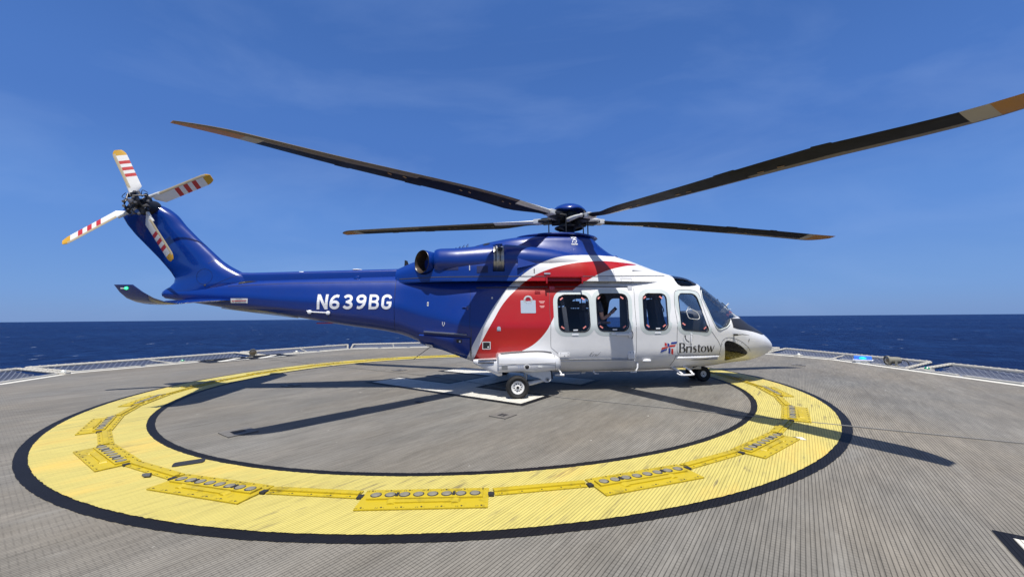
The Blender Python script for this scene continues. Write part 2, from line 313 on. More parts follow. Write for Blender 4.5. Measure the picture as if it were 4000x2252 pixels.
# limit number 22 at the far left edge
def stroke_poly2(pts,wd): 
    L_=[];Rr=[]
    for i,p in enumerate(pts):
        p=Vector(p); a=Vector(pts[max(i-1,0)]); b=Vector(pts[min(i+1,len(pts)-1)]); t=(b-a).normalized(); n=Vector((-t.y,t.x))*wd/2; L_.append(p+n); Rr.append(p-n)
    return [tuple(q) for q in L_+Rr[::-1]]
nd=Vector((.52,.854)); nu=Vector((-.854,.52)); n0=Vector((-9.78,15.05))
def npnt(a,b): return tuple(n0+nd*a+nu*b)
GS=1.4
flat_poly('number_background',[npnt(-1.5,-.34),npnt(1.55,-.34),npnt(1.55,1.0),npnt(-1.5,1.0)],.0065,M_blk,'black patch behind the number at the far left deck edge')
two=[(0,.62),(.03,.76),(.16,.88),(.34,.91),(.54,.87),(.64,.74),(.62,.58),(.48,.38),(.22,.10),(.04,-.10)]
v=[];f=[]
def addpoly(poly,z):
    o_=len(v); v.extend([(p[0],p[1],z) for p in poly]); f.append(tuple(range(o_,o_+len(poly))))
for dx in (-1.12,.22):
    pts=smoothline(two,4); 
    for i in range(0,len(pts)-1,2): addpoly([npnt(*( (q[0]*GS+dx,q[1]))) for q in stroke_poly2(pts[i:i+3],.18)],.0105+.00002*i)
    addpoly([npnt(dx-.04,-.24),npnt(dx+.96,-.24),npnt(dx+.96,-.07),npnt(dx-.04,-.07)],.0112)
o=mobj('deck_number',v,f,M_edge,smooth=False); tag(o,'white number 22 painted on black at the far left deck edge','deck marking',kind='structure')
# corner of a painted letter at the near right
c0=Vector((3.23,2.80)); e1=Vector((-math.cos(RIB),-math.sin(RIB))); e2=Vector((.81,-.587))
def lp(a,b): return tuple(c0+e1*a+e2*b)
flat_poly('painted_letter_border',[lp(0,0),lp(1.6,0),lp(1.6,.55),lp(0,1.5)],.005,M_blk,'black outline of the painted letter at the lower right corner')
flat_poly('painted_letter',[lp(.085,.07),lp(1.5,.07),lp(1.5,.46),lp(.085,1.3)],.009,M_wht,'corner of a white painted letter at the lower right')
# white edge line and kerb strips
inner=offset_poly(DECK,-.21)
v=[(p[0],p[1],.004) for p in DECK]+[(p[0],p[1],.004) for p in inner]; n=len(DECK)
o=mobj('deck_edge_line',v,[(i,(i+1)%n,n+(i+1)%n,n+i) for i in range(n)],M_edge,smooth=False); tag(o,'cream painted line along the helideck edge','deck marking',kind='structure')
mb=MB(); out_=offset_poly(DECK,.10)
for i in range(n):
    a,b=Vector(DECK[i]),Vector(DECK[(i+1)%n]); Ld=(b-a).length
    if a.y<-8 and b.y<-8: continue
    k=max(1,round(Ld/1.55)); t=(b-a).normalized(); nn=Vector((t.y,-t.x))
    for j in range(k):
        s0=a+t*(Ld*j/k+.07); s1=a+t*(Ld*(j+1)/k-.07); c=(s0+s1)/2+nn*.055
        mb.box((c.x,c.y,.0),((s1-s0).length,.09,.075),rot=Matrix.Rotation(math.atan2(t.y,t.x),3,'Z'),bev=.008,m=1 if (c-Vector((-10.25,15.6))).length<1.55 else 0)
o=mb.build('deck_kerb',M_kerb,angle=30,mats=[M_kerb,M_rub]); tag(o,'low grey kerb strips along the helideck edge','kerb',kind='structure')
# weld / expansion seams across the deck
mb=MB()
for a,b in (((.85,7.36),(5.75,4.56)),((5.75,4.56),(10.3,2.0)),((-9.22,14.90),(-1.94,10.08)),((-1.94,10.08),(.85,7.36))):
    a,b=Vector(a),Vector(b); t=(b-a).normalized(); c=(a+b)/2; mb.box((c.x,c.y,.007),((b-a).length,.022,.013),rot=Matrix.Rotation(math.atan2(t.y,t.x),3,'Z'))
o=mb.build('deck_seam',principled('seam_metal',(.20,.19,.17),.6),smooth=False); tag(o,'thin dark seam running across the deck','deck seam',kind='structure')

# ---------------------------------------------------------------- safety nets round the edge
def net(i0,i1,o0,o1,label):
    base=Vector((*i0,0)); root=empty('safety_net',base)
    I0,I1,O0,O1=[Vector((*p,z))-base for p,z in ((i0,-.03),(i1,-.03),(o0,.10),(o1,.10))]
    def P(u,v): return (I0.lerp(I1,u)).lerp(O0.lerp(O1,u),v)
    fr=MB(); fr.tube([O0,O1],.045); fr.tube([I0,O0],.042); fr.tube([I1,O1],.042); fr.tube([I0,I1],.02)
    Lx=(I1-I0).length; Ly=(O0-I0).length
    for k in range(int(Lx/.16)):          # rope lashing turns round the outer rail
        c=P((k+.5)/int(Lx/.16),1.0); t=(O1-O0).normalized(); fr.tube([c-t*.018,c+t*.018],.054,n=8)
    for A,B in ((I0,O0),(I1,O1)):
        for k in range(int(Ly/.12)):
            c=A.lerp(B,(k+.5)/int(Ly/.12)); t=(B-A).normalized(); fr.tube([c-t*.018,c+t*.018],.050,n=8)
    nb=max(1,round(Lx/2.2))
    for k in range(1,nb): fr.tube([P(k/nb,0)+Vector((0,0,-.05)),P(k/nb,1)+Vector((0,0,-.03))],.022)
    fr.build('frame',M_frame,root)
    st=MB(); s=.13
    nl=int((Lx+Ly)/s)
    for d in (1,-1):
        for k in range(nl+1):
            a=k*s-(Ly if d==1 else 0)
            x0,y0,x1,y1=a,0,a+d*Ly,Ly
            pts=[]
            for q in range(0,9):
                t=q/8; xx,yy=x0+(x1-x0)*t,y0+(y1-y0)*t
                if 0<=xx<=Lx: pts.append(P(xx/Lx,yy/Ly)+Vector((0,0,-.10*math.sin(math.pi*yy/Ly))))
            if len(pts)>=2: st.tube(pts,.0085,n=3,cap=False)
    st.build('mesh',M_net,root,smooth=False)
    tag(root,label,'safety net','safety nets along the helideck edge')
net((10.52,4.5),(10.57,10.65),(11.9,4.6),(11.82,10.85),'rope-framed safety net at the far right end of the deck edge')
net((10.62,10.95),(9.80,15.7),(11.8,11.35),(11.1,16.3),'rope-framed safety net behind the glowing blue light')
net((9.7,15.95),(8.0,18.2),(11.05,16.6),(8.9,19.4),'short safety net just in front of the helicopter nose')
net((7.7,18.3),(1.2,20.25),(8.4,19.6),(1.3,21.8),'safety net beyond the deck, behind the helicopter cabin')
net((1.05,20.28),(-3.82,20.55),(1.15,21.8),(-4.37,22.2),'safety net beyond the tail boom, right of the long white joint')
net((-3.95,20.55),(-7.95,19.68),(-4.5,22.15),(-8.42,21.15),'safety net between the tail boom and the number on the deck')
net((-8.05,19.55),(-9.98,16.4),(-8.62,20.95),(-11.3,16.65),'safety net behind the left floodlight and number')
net((-10.1,16.25),(-12.45,11.6),(-11.40,16.5),(-14.2,11.72),'long safety net on the left, below the fin tip')
net((-12.6,11.38),(-12.2,6.5),(-14.15,11.5),(-14.0,6.5),'safety net at the far left end of the deck edge')
# ---------------------------------------------------------------- circle light panels and cable covers
def panel_proto():
    root=empty('light_panel')                       # local x along the circle, y outwards
    b=MB(); z=.012
    b.box((0,0,z/2+.004),(1.02,.34,z),bev=.003)
    for x in [(-.46+.92*i/6) for i in range(7)]:
        for y in (-.148,.148):
            b.lathe([(.008,0),(.008,.0025),(.0005,.004)],(x,y,.016),n=8,m=1)
            for dx_,dy_ in ((.028,0),(.028,.012),(.042,0),(.042,.012),(-.02,.004)): b.box((x+dx_,y+dy_,.0165),(.006,.005,.001),m=1)
    b.build('base_plate',M_plate,root,angle=30,mats=[M_plate,M_rub])
    c=MB(); c.box((0,-.035,.0235),(.93,.115,.017),bev=.0075); c.box((0,.060,.021),(.50,.05,.014),bev=.0065)
    for s in (-1,1): c.tube([(s*.25,.045,.016),(s*.25,.10,.014)],[.045,.03],flat=.45,n=12); c.tube([(s*.25,-.1,.016),(s*.25,-.145,.012)],[.045,.03],flat=.4,n=12)
    c.build('raised_cover',M_plate,root,angle=40)
    lx=[-.40,-.285,-.17,-.057,.057,.17,.285,.40]
    for x in lx:
        r_=MB(); r_.lathe([(.0455,-.003),(.0455,.0006),(.030,.0010),(.0005,.0010)],(x,-.035,.0322),n=22); ring=r_.build('lens',M_rub,root)
        l_=MB(); l_.lathe([(.0375,.0),(.032,.003),(.022,.0055),(.010,.007),(.0005,.0075)],(x+.002,-.0395,.0336),n=20); l_.build('glass',M_lens,ring)
    for s in (-1,1):
        k=MB(); k.box((s*.228,-.035,.0345),(.022,.064,.006)); k.build('connector',M_rub,root)
        k=MB(); k.box((s*.53,-.05,.012),(.05,.055,.022),bev=.005); k.build('connector',M_rub,root)
    return root
def cable_proto():
    root=empty('cable_cover')
    b=MB(); b.box((0,0,.009),(.80,.135,.010),bev=.003)
    for x in (-.34,-.17,0,.17,.34):
        for y in (-.05,.05):
            b.lathe([(.007,0),(.007,.0025),(.0005,.004)],(x,y,.014),n=8,m=1)
            for dx_,dy_ in ((.022,0),(.022,.009),(.034,0)): b.box((x+dx_,y+dy_,.0143),(.005,.004,.001),m=1)
    b.build('base_strip',M_plate,root,angle=30,mats=[M_plate,M_rub])
    c=MB(); c.box((0,0,.020),(.80,.05,.020),bev=.009); c.build('channel',M_plate,root,angle=40)
    return root
def copy_tree(o,parent=None):
    c=o.copy(); COL.objects.link(c); c.parent=parent
    for ch in o.children: copy_tree(ch,c)
    return c
ordn=['','first','second','third','fourth','fifth','sixth','seventh','eighth','ninth','tenth']
def ringname(kind,k):
    """k steps clockwise-seen-right(+)/left(-) from the nearest"""
    s='right' if k>0 else 'left'; return '%s %s to the %s of the nearest one, along the circle'%(ordn[abs(k)],kind,s)
pp=panel_proto(); cc=cable_proto()
used=[0,0]
for k in range(-9,11):
    a=R(-88.2+18*k); o=pp if not used[0] else copy_tree(pp); used[0]=1
    o.location=(CEN[0]+6.14*math.cos(a),CEN[1]+6.14*math.sin(a),.0055); o.rotation_euler=(0,0,a-math.pi/2+math.pi)
    o.rotation_euler=(0,0,a-math.pi/2)
    lab='yellow light panel nearest the camera, with eight round lenses' if k==0 else ('yellow light panel at the far side of the circle, opposite the nearest one' if k==10 else 'yellow light panel, '+ringname('one',k))
    tag(o,lab,'light panel','yellow light panels round the landing circle')
for k in range(-10,10):
    a=R(-88.2+18*k+9); o=cc if not used[1] else copy_tree(cc); used[1]=1
    o.location=(CEN[0]+6.05*math.cos(a),CEN[1]+6.05*math.sin(a),.0055); o.rotation_euler=(0,0,a-math.pi/2)
    kk=k+1 if k>=0 else k
    lab='narrow yellow cable cover, %s one to the %s of the nearest light panel'%(ordn[abs(kk)],'right' if kk>0 else 'left')
    tag(o,lab,'cable cover','yellow cable covers joining the light panels')
# ---------------------------------------------------------------- small deck fittings
M_alu=principled('dull_aluminium',(.15,.14,.125),.6,metal=.1,noise=.2,nscale=12)
def hatch(x,y,rz,sz,label):
    b=MB(); a=sz
    b.box((0,a*.36,.008),(a,a*.28,.012)); b.box((0,-a*.36,.008),(a,a*.28,.012)); b.box((-a*.36,0,.0075),(a*.28,a*.44,.011)); b.box((a*.36,0,.0075),(a*.28,a*.44,.011))
    root=empty('tie_down_point',(x,y,0),rz); b.build('frame',M_alu,root,smooth=False)
    c=MB(); c.box((0,0,.003),(a*.44,a*.44,.005)); c.build('recess',M_rub,root,smooth=False)
    c=MB(); c.tube([(-a*.16,0,.010),(a*.16,0,.010)],.006,n=6); c.build('bar',M_alu,root)
    tag(root,label,'tie-down point','tie-down points let into the deck')
hatch(-3.57,5.28,RIB,.34,'square tie-down fitting in the deck beside the near left rotor blade shadow')
hatch(-.15,6.05,RIB,.30,'square tie-down fitting in the deck in front of the main wheel')
hatch(8.4,11.8,RIB,.34,'square tie-down fitting in the deck out to the right of the nose')
hatch(-3.2,11.35,RIB,.32,'square tie-down fitting beyond the H, left of the white letter arm')
hatch(-4.9,8.9,RIB,.30,'square tie-down fitting lying in the tail boom shadow')
def slot(x,y,rz,l,w,mat,label,back=False):
    root=empty('drain_slot',(x,y,0),rz)
    if back: b=MB(); b.box((0,0,.0115),(l*2.2,w*1.7,.005)); b.build('patch',M_edge,root,smooth=False)
    b=MB(); b.prism(roundpoly([(-l/2,-w/2),(l/2,-w/2),(l/2,w/2),(-l/2,w/2)],w*.25,3),.0145 if back else .010,.019 if back else .016,'z'); b.build('plate',mat,root,smooth=False)
    tag(root,label,'deck slot')
slot(-3.31,4.17,R(30),.26,.135,M_rub,'black rounded slot on the yellow circle beside the left cable cover')
slot(3.29,4.83,R(-12),.13,.06,M_rub,'small black slot on a pale patch at the right of the yellow circle',True)
b=MB(); b.tube([(-.035,0,.015),(.03,.006,.015)],[.015,.017],n=10,flat=.8); b.tube([(-.005,-.026,.014),(.052,-.026,.015)],[.013,.015],n=10,flat=.8)
o=b.build('cable_gland',principled('dark_gland',(.07,.075,.08),.6,bump=.5,bscale=80),loc=(-3.43,3.83,.008),rotz=.1); tag(o,'pair of dark grey cable glands on the circle at the lower left','cable gland')
slot(-1.63,7.05,R(-36),.16,.09,M_rub,'small dark slot beside the black border of the H, left of the main wheel')
# floodlights on the edge
M_lampb=principled('weathered_lamp_body',(.20,.19,.15),.65,noise=.3,nscale=20)
M_lampg=principled('lamp_glass_amber',(.10,.08,.05),.1,coat=1)
def flood(x,y,rz,label,cable=True):
    root=empty('floodlight',(x,y,0),rz)
    b=MB(); b.lathe([(.0005,-.17),(.085,-.16),(.095,-.10),(.10,.10),(.125,.11),(.13,.16),(.115,.165)],(0,0,.17),'x',n=24); b.build('housing',M_lampb,root)
    b=MB(); b.lathe([(.112,.150),(.06,.156),(.0005,.158)],(0,0,.17),'x',n=24); b.build('glass',M_lampg,root)
    b=MB(); b.box((0,0,.02),(.2,.16,.03),bev=.004); b.box((0,-.115,.10),(.06,.012,.16)); b.box((0,.115,.10),(.06,.012,.16)); b.build('bracket',M_lampb,root)
    if cable: b=MB(); b.tube(smoothline([(-.17,0,.17),(-.26,-.01,.19),(-.36,-.02,.12),(-.40,-.03,.02)],5),.011,n=6); b.build('cable',M_rub,root)
    tag(root,label,'floodlight','floodlights on the deck edge')
flood(10.75,11.35,R(168),'brown round floodlight on the right deck edge beside the blue light')
flood(-10.35,16.0,R(-62),'brown round floodlight on the far left deck edge beside the number',False)
root=empty('status_light',(10.66,12.22,0),R(-42))
b=MB(); b.box((0,0,.085),(.47,.22,.035),bev=.012); b.box((0,0,.035),(.34,.14,.07)); b.build('base',principled('white_light_base',(.75,.77,.8),.5),root)
mg=bpy.data.materials.new('lit_blue_lens'); mg.use_nodes=True; t=mg.node_tree; bb=t.nodes['Principled BSDF']; bb.inputs['Base Color'].default_value=(.05,.16,.6,1); bb.inputs['Roughness'].default_value=.2; bb.inputs['Emission Color'].default_value=(.03,.16,.75,1); bb.inputs['Emission Strength'].default_value=.6
b=MB(); b.prism(roundpoly([(-.21,-.09),(.21,-.09),(.19,.09),(-.19,.09)],.04,3),.104,.205,'z'); b.build('lens',mg,root)
mg2=bpy.data.materials.new('blue_light_core'); mg2.use_nodes=True; bb=mg2.node_tree.nodes['Principled BSDF']; bb.inputs['Emission Color'].default_value=(.0,.55,1,1); bb.inputs['Emission Strength'].default_value=1.6; bb.inputs['Base Color'].default_value=(0,.3,.8,1)
b=MB(); b.lathe([(.0005,-.10),(.025,-.08),(.042,-.0),(.025,.08),(.0005,.10)],(0,-.070,.150),'x',n=14); b.build('bulb',mg2,root)
tag(root,'glowing blue status light on a white base at the right deck edge','status light')
def edge_lamp(x,y,rz,lens,label):
    root=empty('perimeter_light',(x,y,0),rz); b=MB(); b.box((0,0,.03),(.26,.14,.05),bev=.01); b.build('base',M_kerb,root)
    b=MB(); b.lathe([(.055,.05),(.055,.075),(.035,.10),(.0005,.105)],(0,0,.005),n=16); b.build('lens',lens,root); tag(root,label,'perimeter light','perimeter lights along the deck edge')
M_clearl=principled('pale_lamp_glass',(.6,.62,.58),.2)
edge_lamp(10.66,10.35,0,M_green,'green perimeter light at the joint of the right safety nets')
edge_lamp(10.2,14.3,.3,M_clearl,'pale perimeter light between the nose and the blue light')
edge_lamp(-12.4,11.1,0,M_clearl,'pale perimeter light at the joint of the far left safety nets')
edge_lamp(-11.35,13.8,-.5,M_green,'green perimeter light half way along the left safety net')
edge_lamp(-9.35,17.35,-.5,M_clearl,'pale perimeter light beyond the deck number')
# x: zb,wb, zl,wl, zc,wc, zs,ws, zt, r1,r2,r3,r4
BODY=[
(-6.98,(1.90,.03, 1.93,.07, 2.00,.09, 2.06,.06, 2.10, .4,.4,.3,.4)),
(-6.2,(1.77,.06, 1.82,.17, 1.97,.21, 2.13,.16, 2.20, .4,.4,.25,.4)),
(-5.6,(1.665,.09, 1.73,.23, 1.94,.28, 2.19,.21, 2.27, .4,.4,.2,.4)),
(-4.7,(1.545,.12, 1.63,.30, 1.87,.34, 2.22,.25, 2.31, .4,.4,.2,.4)),
(-3.5,(1.34,.16, 1.46,.38, 1.80,.43, 2.25,.30, 2.36, .4,.4,.2,.4)),
(-2.37,(1.15,.22, 1.28,.50, 1.72,.56, 2.27,.40, 2.40, .4,.35,.15,.4)),
(-1.80,(.94,.38, 1.08,.68, 1.55,.74, 2.27,.58, 2.42, .4,.3,.15,.4)),
(-.80,(.57,.66, .72,.97, 1.33,1.04, 2.26,.80, 2.43, .4,.3,.12,.4)),
(-.35,(.38,.74, .64,1.05, 1.30,1.10, 2.26,.86, 2.43, .4,.3,.1,.4)),
(.3,(.32,.78, .64,1.08, 1.29,1.13, 2.26,.89, 2.43, .4,.3,.1,.4)),
(2.6,(.32,.78, .64,1.08, 1.29,1.13, 2.26,.88, 2.43, .4,.3,.1,.4)),
(3.45,(.340,.75, .65,1.06, 1.30,1.11, 2.27,.86, 2.44, .4,.3,.12,.4)),
(3.80,(.345,.72, .66,1.03, 1.30,1.09, 2.25,.83, 2.41, .4,.35,.15,.4)),
(4.10,(.355,.68, .66,.99, 1.28,1.06, 2.12,.80, 2.30, .42,.4,.2,.4)),
(4.40,(.375,.63, .66,.95, 1.25,1.02, 1.90,.76, 2.12, .42,.42,.25,.42)),
(4.75,(.41,.57, .66,.88, 1.18,.96, 1.62,.72, 1.84, .45,.45,.3,.42)),
(5.05,(.43,.50, .66,.81, 1.08,.88, 1.42,.66, 1.58, .45,.45,.35,.45)),
(5.28,(.44,.45, .66,.74, 1.02,.81, 1.28,.58, 1.41, .5,.5,.4,.45)),
(5.54,(.47,.35, .66,.62, .95,.70, 1.17,.46, 1.29, .5,.5,.45,.5)),
(5.80,(.53,.24, .67,.46, .87,.53, 1.03,.34, 1.14, .5,.5,.5,.5)),
(5.93,(.585,.18, .67,.37, .81,.42, .95,.27, 1.03, .5,.5,.5,.5)),
(6.01,(.635,.11, .70,.25, .80,.28, .90,.18, .95, .5,.5,.5,.5)),
(6.04,(.76,.02, .78,.04, .80,.045, .82,.03, .83, .5,.5,.5,.5)),
]
COWL=[ # x: wb, wm,zm, wk,zk, wt,zk2, zt
(-2.40,(.33,.31,2.36,.22,2.46,.12,2.505,2.52)),
(-2.05,(.56,.54,2.46,.34,2.60,.17,2.655,2.67)),
(-1.75,(.72,.70,2.54,.42,2.70,.19,2.74,2.76)),
(-1.50,(.84,.80,2.60,.46,2.76,.20,2.80,2.83)),
(-1.10,(.92,.89,2.64,.48,2.80,.22,2.90,2.93)),
(-.45,(.98,.94,2.66,.52,2.92,.26,3.08,3.12)),
(.10,(1.0,.95,2.62,.56,2.95,.38,3.18,3.21)),
(.75,(1.01,.95,2.58,.60,2.92,.46,3.23,3.26)),
(1.40,(1.01,.95,2.54,.60,2.86,.46,3.25,3.28)),
(1.80,(.99,.91,2.48,.55,2.80,.38,3.21,3.25)),
(2.02,(.97,.88,2.47,.52,2.75,.32,3.02,3.10)),
(2.35,(.94,.82,2.46,.50,2.68,.26,2.82,2.85)),
(2.75,(.88,.74,2.44,.44,2.60,.22,2.70,2.72)),
(3.15,(.78,.62,2.41,.36,2.50,.18,2.56,2.57)),
(3.62,(.55,.40,2.36,.25,2.385,.12,2.40,2.405)),
]
def interp(tab,x):
    xs=[t[0] for t in tab]; n=len(xs)
    i=max(0,min(n-2,bisect.bisect_right(xs,x)-1))
    h=xs[i+1]-xs[i]; t=max(0,min(1,(x-xs[i])/h))
    out=[]
    for k in range(len(tab[0][1])):
        y0,y1=tab[i][1][k],tab[i+1][1][k]; d=(y1-y0)/h
        def sl(j):
            if j<=0 or j>=n-1: 
                return (tab[1][1][k]-tab[0][1][k])/(xs[1]-xs[0]) if j<=0 else (tab[-1][1][k]-tab[-2][1][k])/(xs[-1]-xs[-2])
            a=(tab[j][1][k]-tab[j-1][1][k])/(xs[j]-xs[j-1]); b=(tab[j+1][1][k]-tab[j][1][k])/(xs[j+1]-xs[j])
            if a*b<=0: return 0.
            ha,hb=xs[j]-xs[j-1],xs[j+1]-xs[j]; w1,w2=2*hb+ha,hb+2*ha
            return (w1+w2)/(w1/a+w2/b)
        m0,m1=sl(i),sl(i+1)
        out.append((2*t**3-3*t*t+1)*y0+(t**3-2*t*t+t)*h*m0+(-2*t**3+3*t*t)*y1+(t**3-t*t)*h*m1)
    return out
def rounded(P,R,nseg=4,ncor=6):
    """polyline with quadratic rounded inner corners, constant vertex count"""
    def L(a,b,t): return (a[0]+(b[0]-a[0])*t,a[1]+(b[1]-a[1])*t)
    out=[]; n=len(P); prev=P[0]
    for i in range(1,n-1):
        a=L(P[i],P[i-1],R[i-1] if i>1 else min(.6,R[i-1]*1.2)); b=L(P[i],P[i+1],R[i-1] if i<n-2 else min(.6,R[i-1]*1.2))
        if i>1 and R[i-1]+R[i-2]>1: a=L(P[i],P[i-1],.5)
        for k in range(nseg): out.append(L(prev,a,k/nseg))
        for k in range(ncor):
            t=k/ncor; q1=L(a,P[i],t); q2=L(P[i],b,t); out.append(L(q1,q2,t))
        prev=b
    for k in range(nseg+1): out.append(L(prev,P[-1],k/nseg))
    return out
def body_half(x):
    zb,wb,zl,wl,zc,wc,zs,ws,zt,r1,r2,r3,r4=interp(BODY,x)
    return rounded([(0,zb),(wb,zb),(wl,zl),(wc,zc),(ws,zs),(0,zt)],[r1,r2,r3,r4])
def cowl_half(x):
    wb,wm,zm,wk,zk,wt,z2,zt=interp(COWL,x)
    return rounded([(wb,2.18),(wm,zm),(wk,zk),(wt,z2),(0,zt)],[.45,.45,.4])
def width_at(half,z):
    w=0
    for (a,b) in zip(half,half[1:]):
        if (a[1]-z)*(b[1]-z)<=0 and a[1]!=b[1]:
            t=(z-a[1])/(b[1]-a[1]); w=max(w,a[0]+t*(b[0]-a[0]))
    return w
def W(x,z):
    w=0
    if -6.98<=x<=6.04: w=width_at(body_half(x),z)
    if -2.4<=x<=3.62: w=max(w,width_at(cowl_half(x),z))
    return w

# ================================================================ the helicopter (heli frame: x forward, y left, z up, origin between the main wheels)
HO=(-.0775,8.8048,0); HYAW=R(6.16)
H=empty('helicopter',HO,HYAW); tag(H,'blue, white and red five-bladed helicopter standing on the landing circle','helicopter')
def livery():
    m=bpy.data.materials.new('blue_white_red_paint'); m.use_nodes=True; t=m.node_tree; b=t.nodes['Principled BSDF']; L=t.links.new
    tc=N(t,'ShaderNodeTexCoord'); sx=N(t,'ShaderNodeSeparateXYZ'); L(tc.outputs['Object'],sx.inputs[0])
    mx_=N(t,'ShaderNodeMapRange'); mx_.inputs['From Min'].default_value=-1.2; mx_.inputs['From Max'].default_value=3.2; L(sx.outputs[0],mx_.inputs['Value'])
    mz=N(t,'ShaderNodeMath',operation='DIVIDE'); L(sx.outputs[2],mz.inputs[0]); mz.inputs[1].default_value=3.6
    def curve(pts):
        c=N(t,'ShaderNodeFloatCurve'); cu=c.mapping.curves[0]; P=[((x+1.2)/4.4,z/3.6) for x,z in pts]
        cu.points[0].location=P[0]; cu.points[1].location=P[-1]
        for p in P[1:-1]: cu.points.new(*p)
        for q in cu.points: q.handle_type='VECTOR' if len(pts)<4 else 'AUTO_CLAMPED'
        c.mapping.use_clip=True; c.mapping.update(); L(mx_.outputs[0],c.inputs['Value']); return c.outputs[0]
    def gt(a,bb):
        n=N(t,'ShaderNodeMath',operation='SUBTRACT'); L(a,n.inputs[0]); L(bb,n.inputs[1])
        q=N(t,'ShaderNodeMapRange'); q.inputs['From Min'].default_value=-.0006; q.inputs['From Max'].default_value=.0006; L(n.outputs[0],q.inputs['Value']); return q.outputs[0]
    OUT=[(-1.2,.0),(-1.02,.30),(-.951,.56),(-.818,.90),(-.68,1.17),(-.543,1.423),(-.472,1.553),(-.24,1.885),(-.081,2.079),(.185,2.305),(.452,2.485),(.847,2.652),(1.315,2.736),(1.809,2.767),(2.20,2.775),(2.34,2.80),(2.40,3.4),(3.2,3.5)]
    RO=[(-1.2,.0),(-.86,.50),(-.779,.668),(-.677,.90),(-.54,1.17),(-.392,1.429),(-.2,1.738),(.062,2.014),(.374,2.261),(.725,2.418),(1.158,2.534),(1.504,2.587),(2.018,2.633),(2.41,2.622),(2.80,2.598),(3.2,2.55)]
    RI=[(-1.2,.60),(-.5,.62),(-.1,.70),(.143,.816),(.337,.913),(.454,1.003),(.56,1.11),(.662,1.247),(.699,1.316),(.786,1.473),(.847,1.634),(.982,1.832),(1.184,1.981),(1.354,2.105),(1.588,2.244),(1.929,2.398),(2.423,2.526),(2.80,2.60),(3.2,2.9)]
    z=mz.outputs[0]; blue=gt(z,curve(OUT)); r1=gt(curve(RO),z); r2=gt(z,curve(RI))
    red=N(t,'ShaderNodeMath',operation='MULTIPLY'); L(r1,red.inputs[0]); L(r2,red.inputs[1])
    m1=N(t,'ShaderNodeMix',data_type='RGBA'); m1.inputs[6].default_value=(.70,.70,.70,1); m1.inputs[7].default_value=(.37,.006,.006,1); L(red.outputs[0],m1.inputs[0])
    m2=N(t,'ShaderNodeMix',data_type='RGBA'); m2.inputs[7].default_value=(.0005,.028,.215,1); L(m1.outputs[2],m2.inputs[6]); L(blue,m2.inputs[0])
    no=N(t,'ShaderNodeTexNoise'); no.inputs['Scale'].default_value=3.5; no.inputs['Detail'].default_value=7; no.inputs['Roughness'].default_value=.7; L(tc.outputs['Object'],no.inputs['Vector'])
    mr=N(t,'ShaderNodeMapRange'); mr.inputs['From Min'].default_value=.35; mr.inputs['From Max'].default_value=.7; mr.inputs['To Min'].default_value=1.0; mr.inputs['To Max'].default_value=.93; L(no.outputs['Fac'],mr.inputs['Value'])
    m3=N(t,'ShaderNodeMix',data_type='RGBA',blend_type='MULTIPLY'); m3.inputs[0].default_value=1; L(m2.outputs[2],m3.inputs[6]); L(mr.outputs[0],m3.inputs[7]); L(m3.outputs[2],b.inputs['Base Color'])
    r_=N(t,'ShaderNodeMapRange'); r_.inputs['To Min'].default_value=.24; r_.inputs['To Max'].default_value=.42; L(no.outputs['Fac'],r_.inputs['Value']); L(r_.outputs[0],b.inputs['Roughness'])
    b.inputs['Coat Weight'].default_value=.25; b.inputs['Coat Roughness'].default_value=.05
    n2=N(t,'ShaderNodeTexNoise'); n2.inputs['Scale'].default_value=2.2; n2.inputs['Detail'].default_value=2; L(tc.outputs['Object'],n2.inputs['Vector'])
    bp=N(t,'ShaderNodeBump'); bp.inputs['Strength'].default_value=.25; bp.inputs['Distance'].default_value=.02; L(n2.outputs['Fac'],bp.inputs['Height']); L(bp.outputs[0],b.inputs['Normal'])
    return m
M_liv=livery()
M_in=principled('dark_cabin_trim',(.10,.105,.12),.7)
M_white=principled('white_aircraft_paint',(.71,.71,.71),.22,coat=.7,noise=.06,nscale=5)
M_blue=principled('blue_aircraft_paint',(.0005,.028,.215),.2,coat=.8,noise=.1,nscale=4)
M_seal=principled('black_window_seal',(.008,.008,.010),.35)
M_rim=principled('grey_green_window_rim',(.52,.57,.56),.35,noise=.06)
M_line=principled('panel_gap',(.06,.06,.07),.6)
M_lineb=principled('blue_panel_gap',(.004,.010,.07),.5)
M_text=principled('black_lettering',(.012,.013,.022),.35)
M_wtext=principled('white_lettering',(.82,.83,.85),.35)
M_red=principled('red_marking',(.55,.02,.02),.35)
M_navy=principled('navy_marking',(.01,.04,.28),.35)
M_greyp=principled('grey_plate',(.34,.40,.48),.4)
M_dark=principled('dark_metal',(.03,.03,.032),.4,metal=.4,noise=.3,nscale=14)
M_metal=principled('bare_metal',(.45,.45,.44),.32,metal=.9,noise=.3,nscale=16)
M_gwh=principled('grey_white_fitting',(.60,.61,.60),.4,noise=.25,nscale=14)
M_exh=principled('heat_tinted_steel',(.09,.065,.05),.42,metal=.7,noise=.4,nscale=10)
M_noseb=principled('matt_black_nose',(.022,.022,.026),.45,noise=.15,nscale=8)
M_tyre=principled('tyre_rubber',(.009,.009,.0095),.75,noise=.2,nscale=12)
M_pink=principled('red_release_tab',(.75,.25,.22),.5)
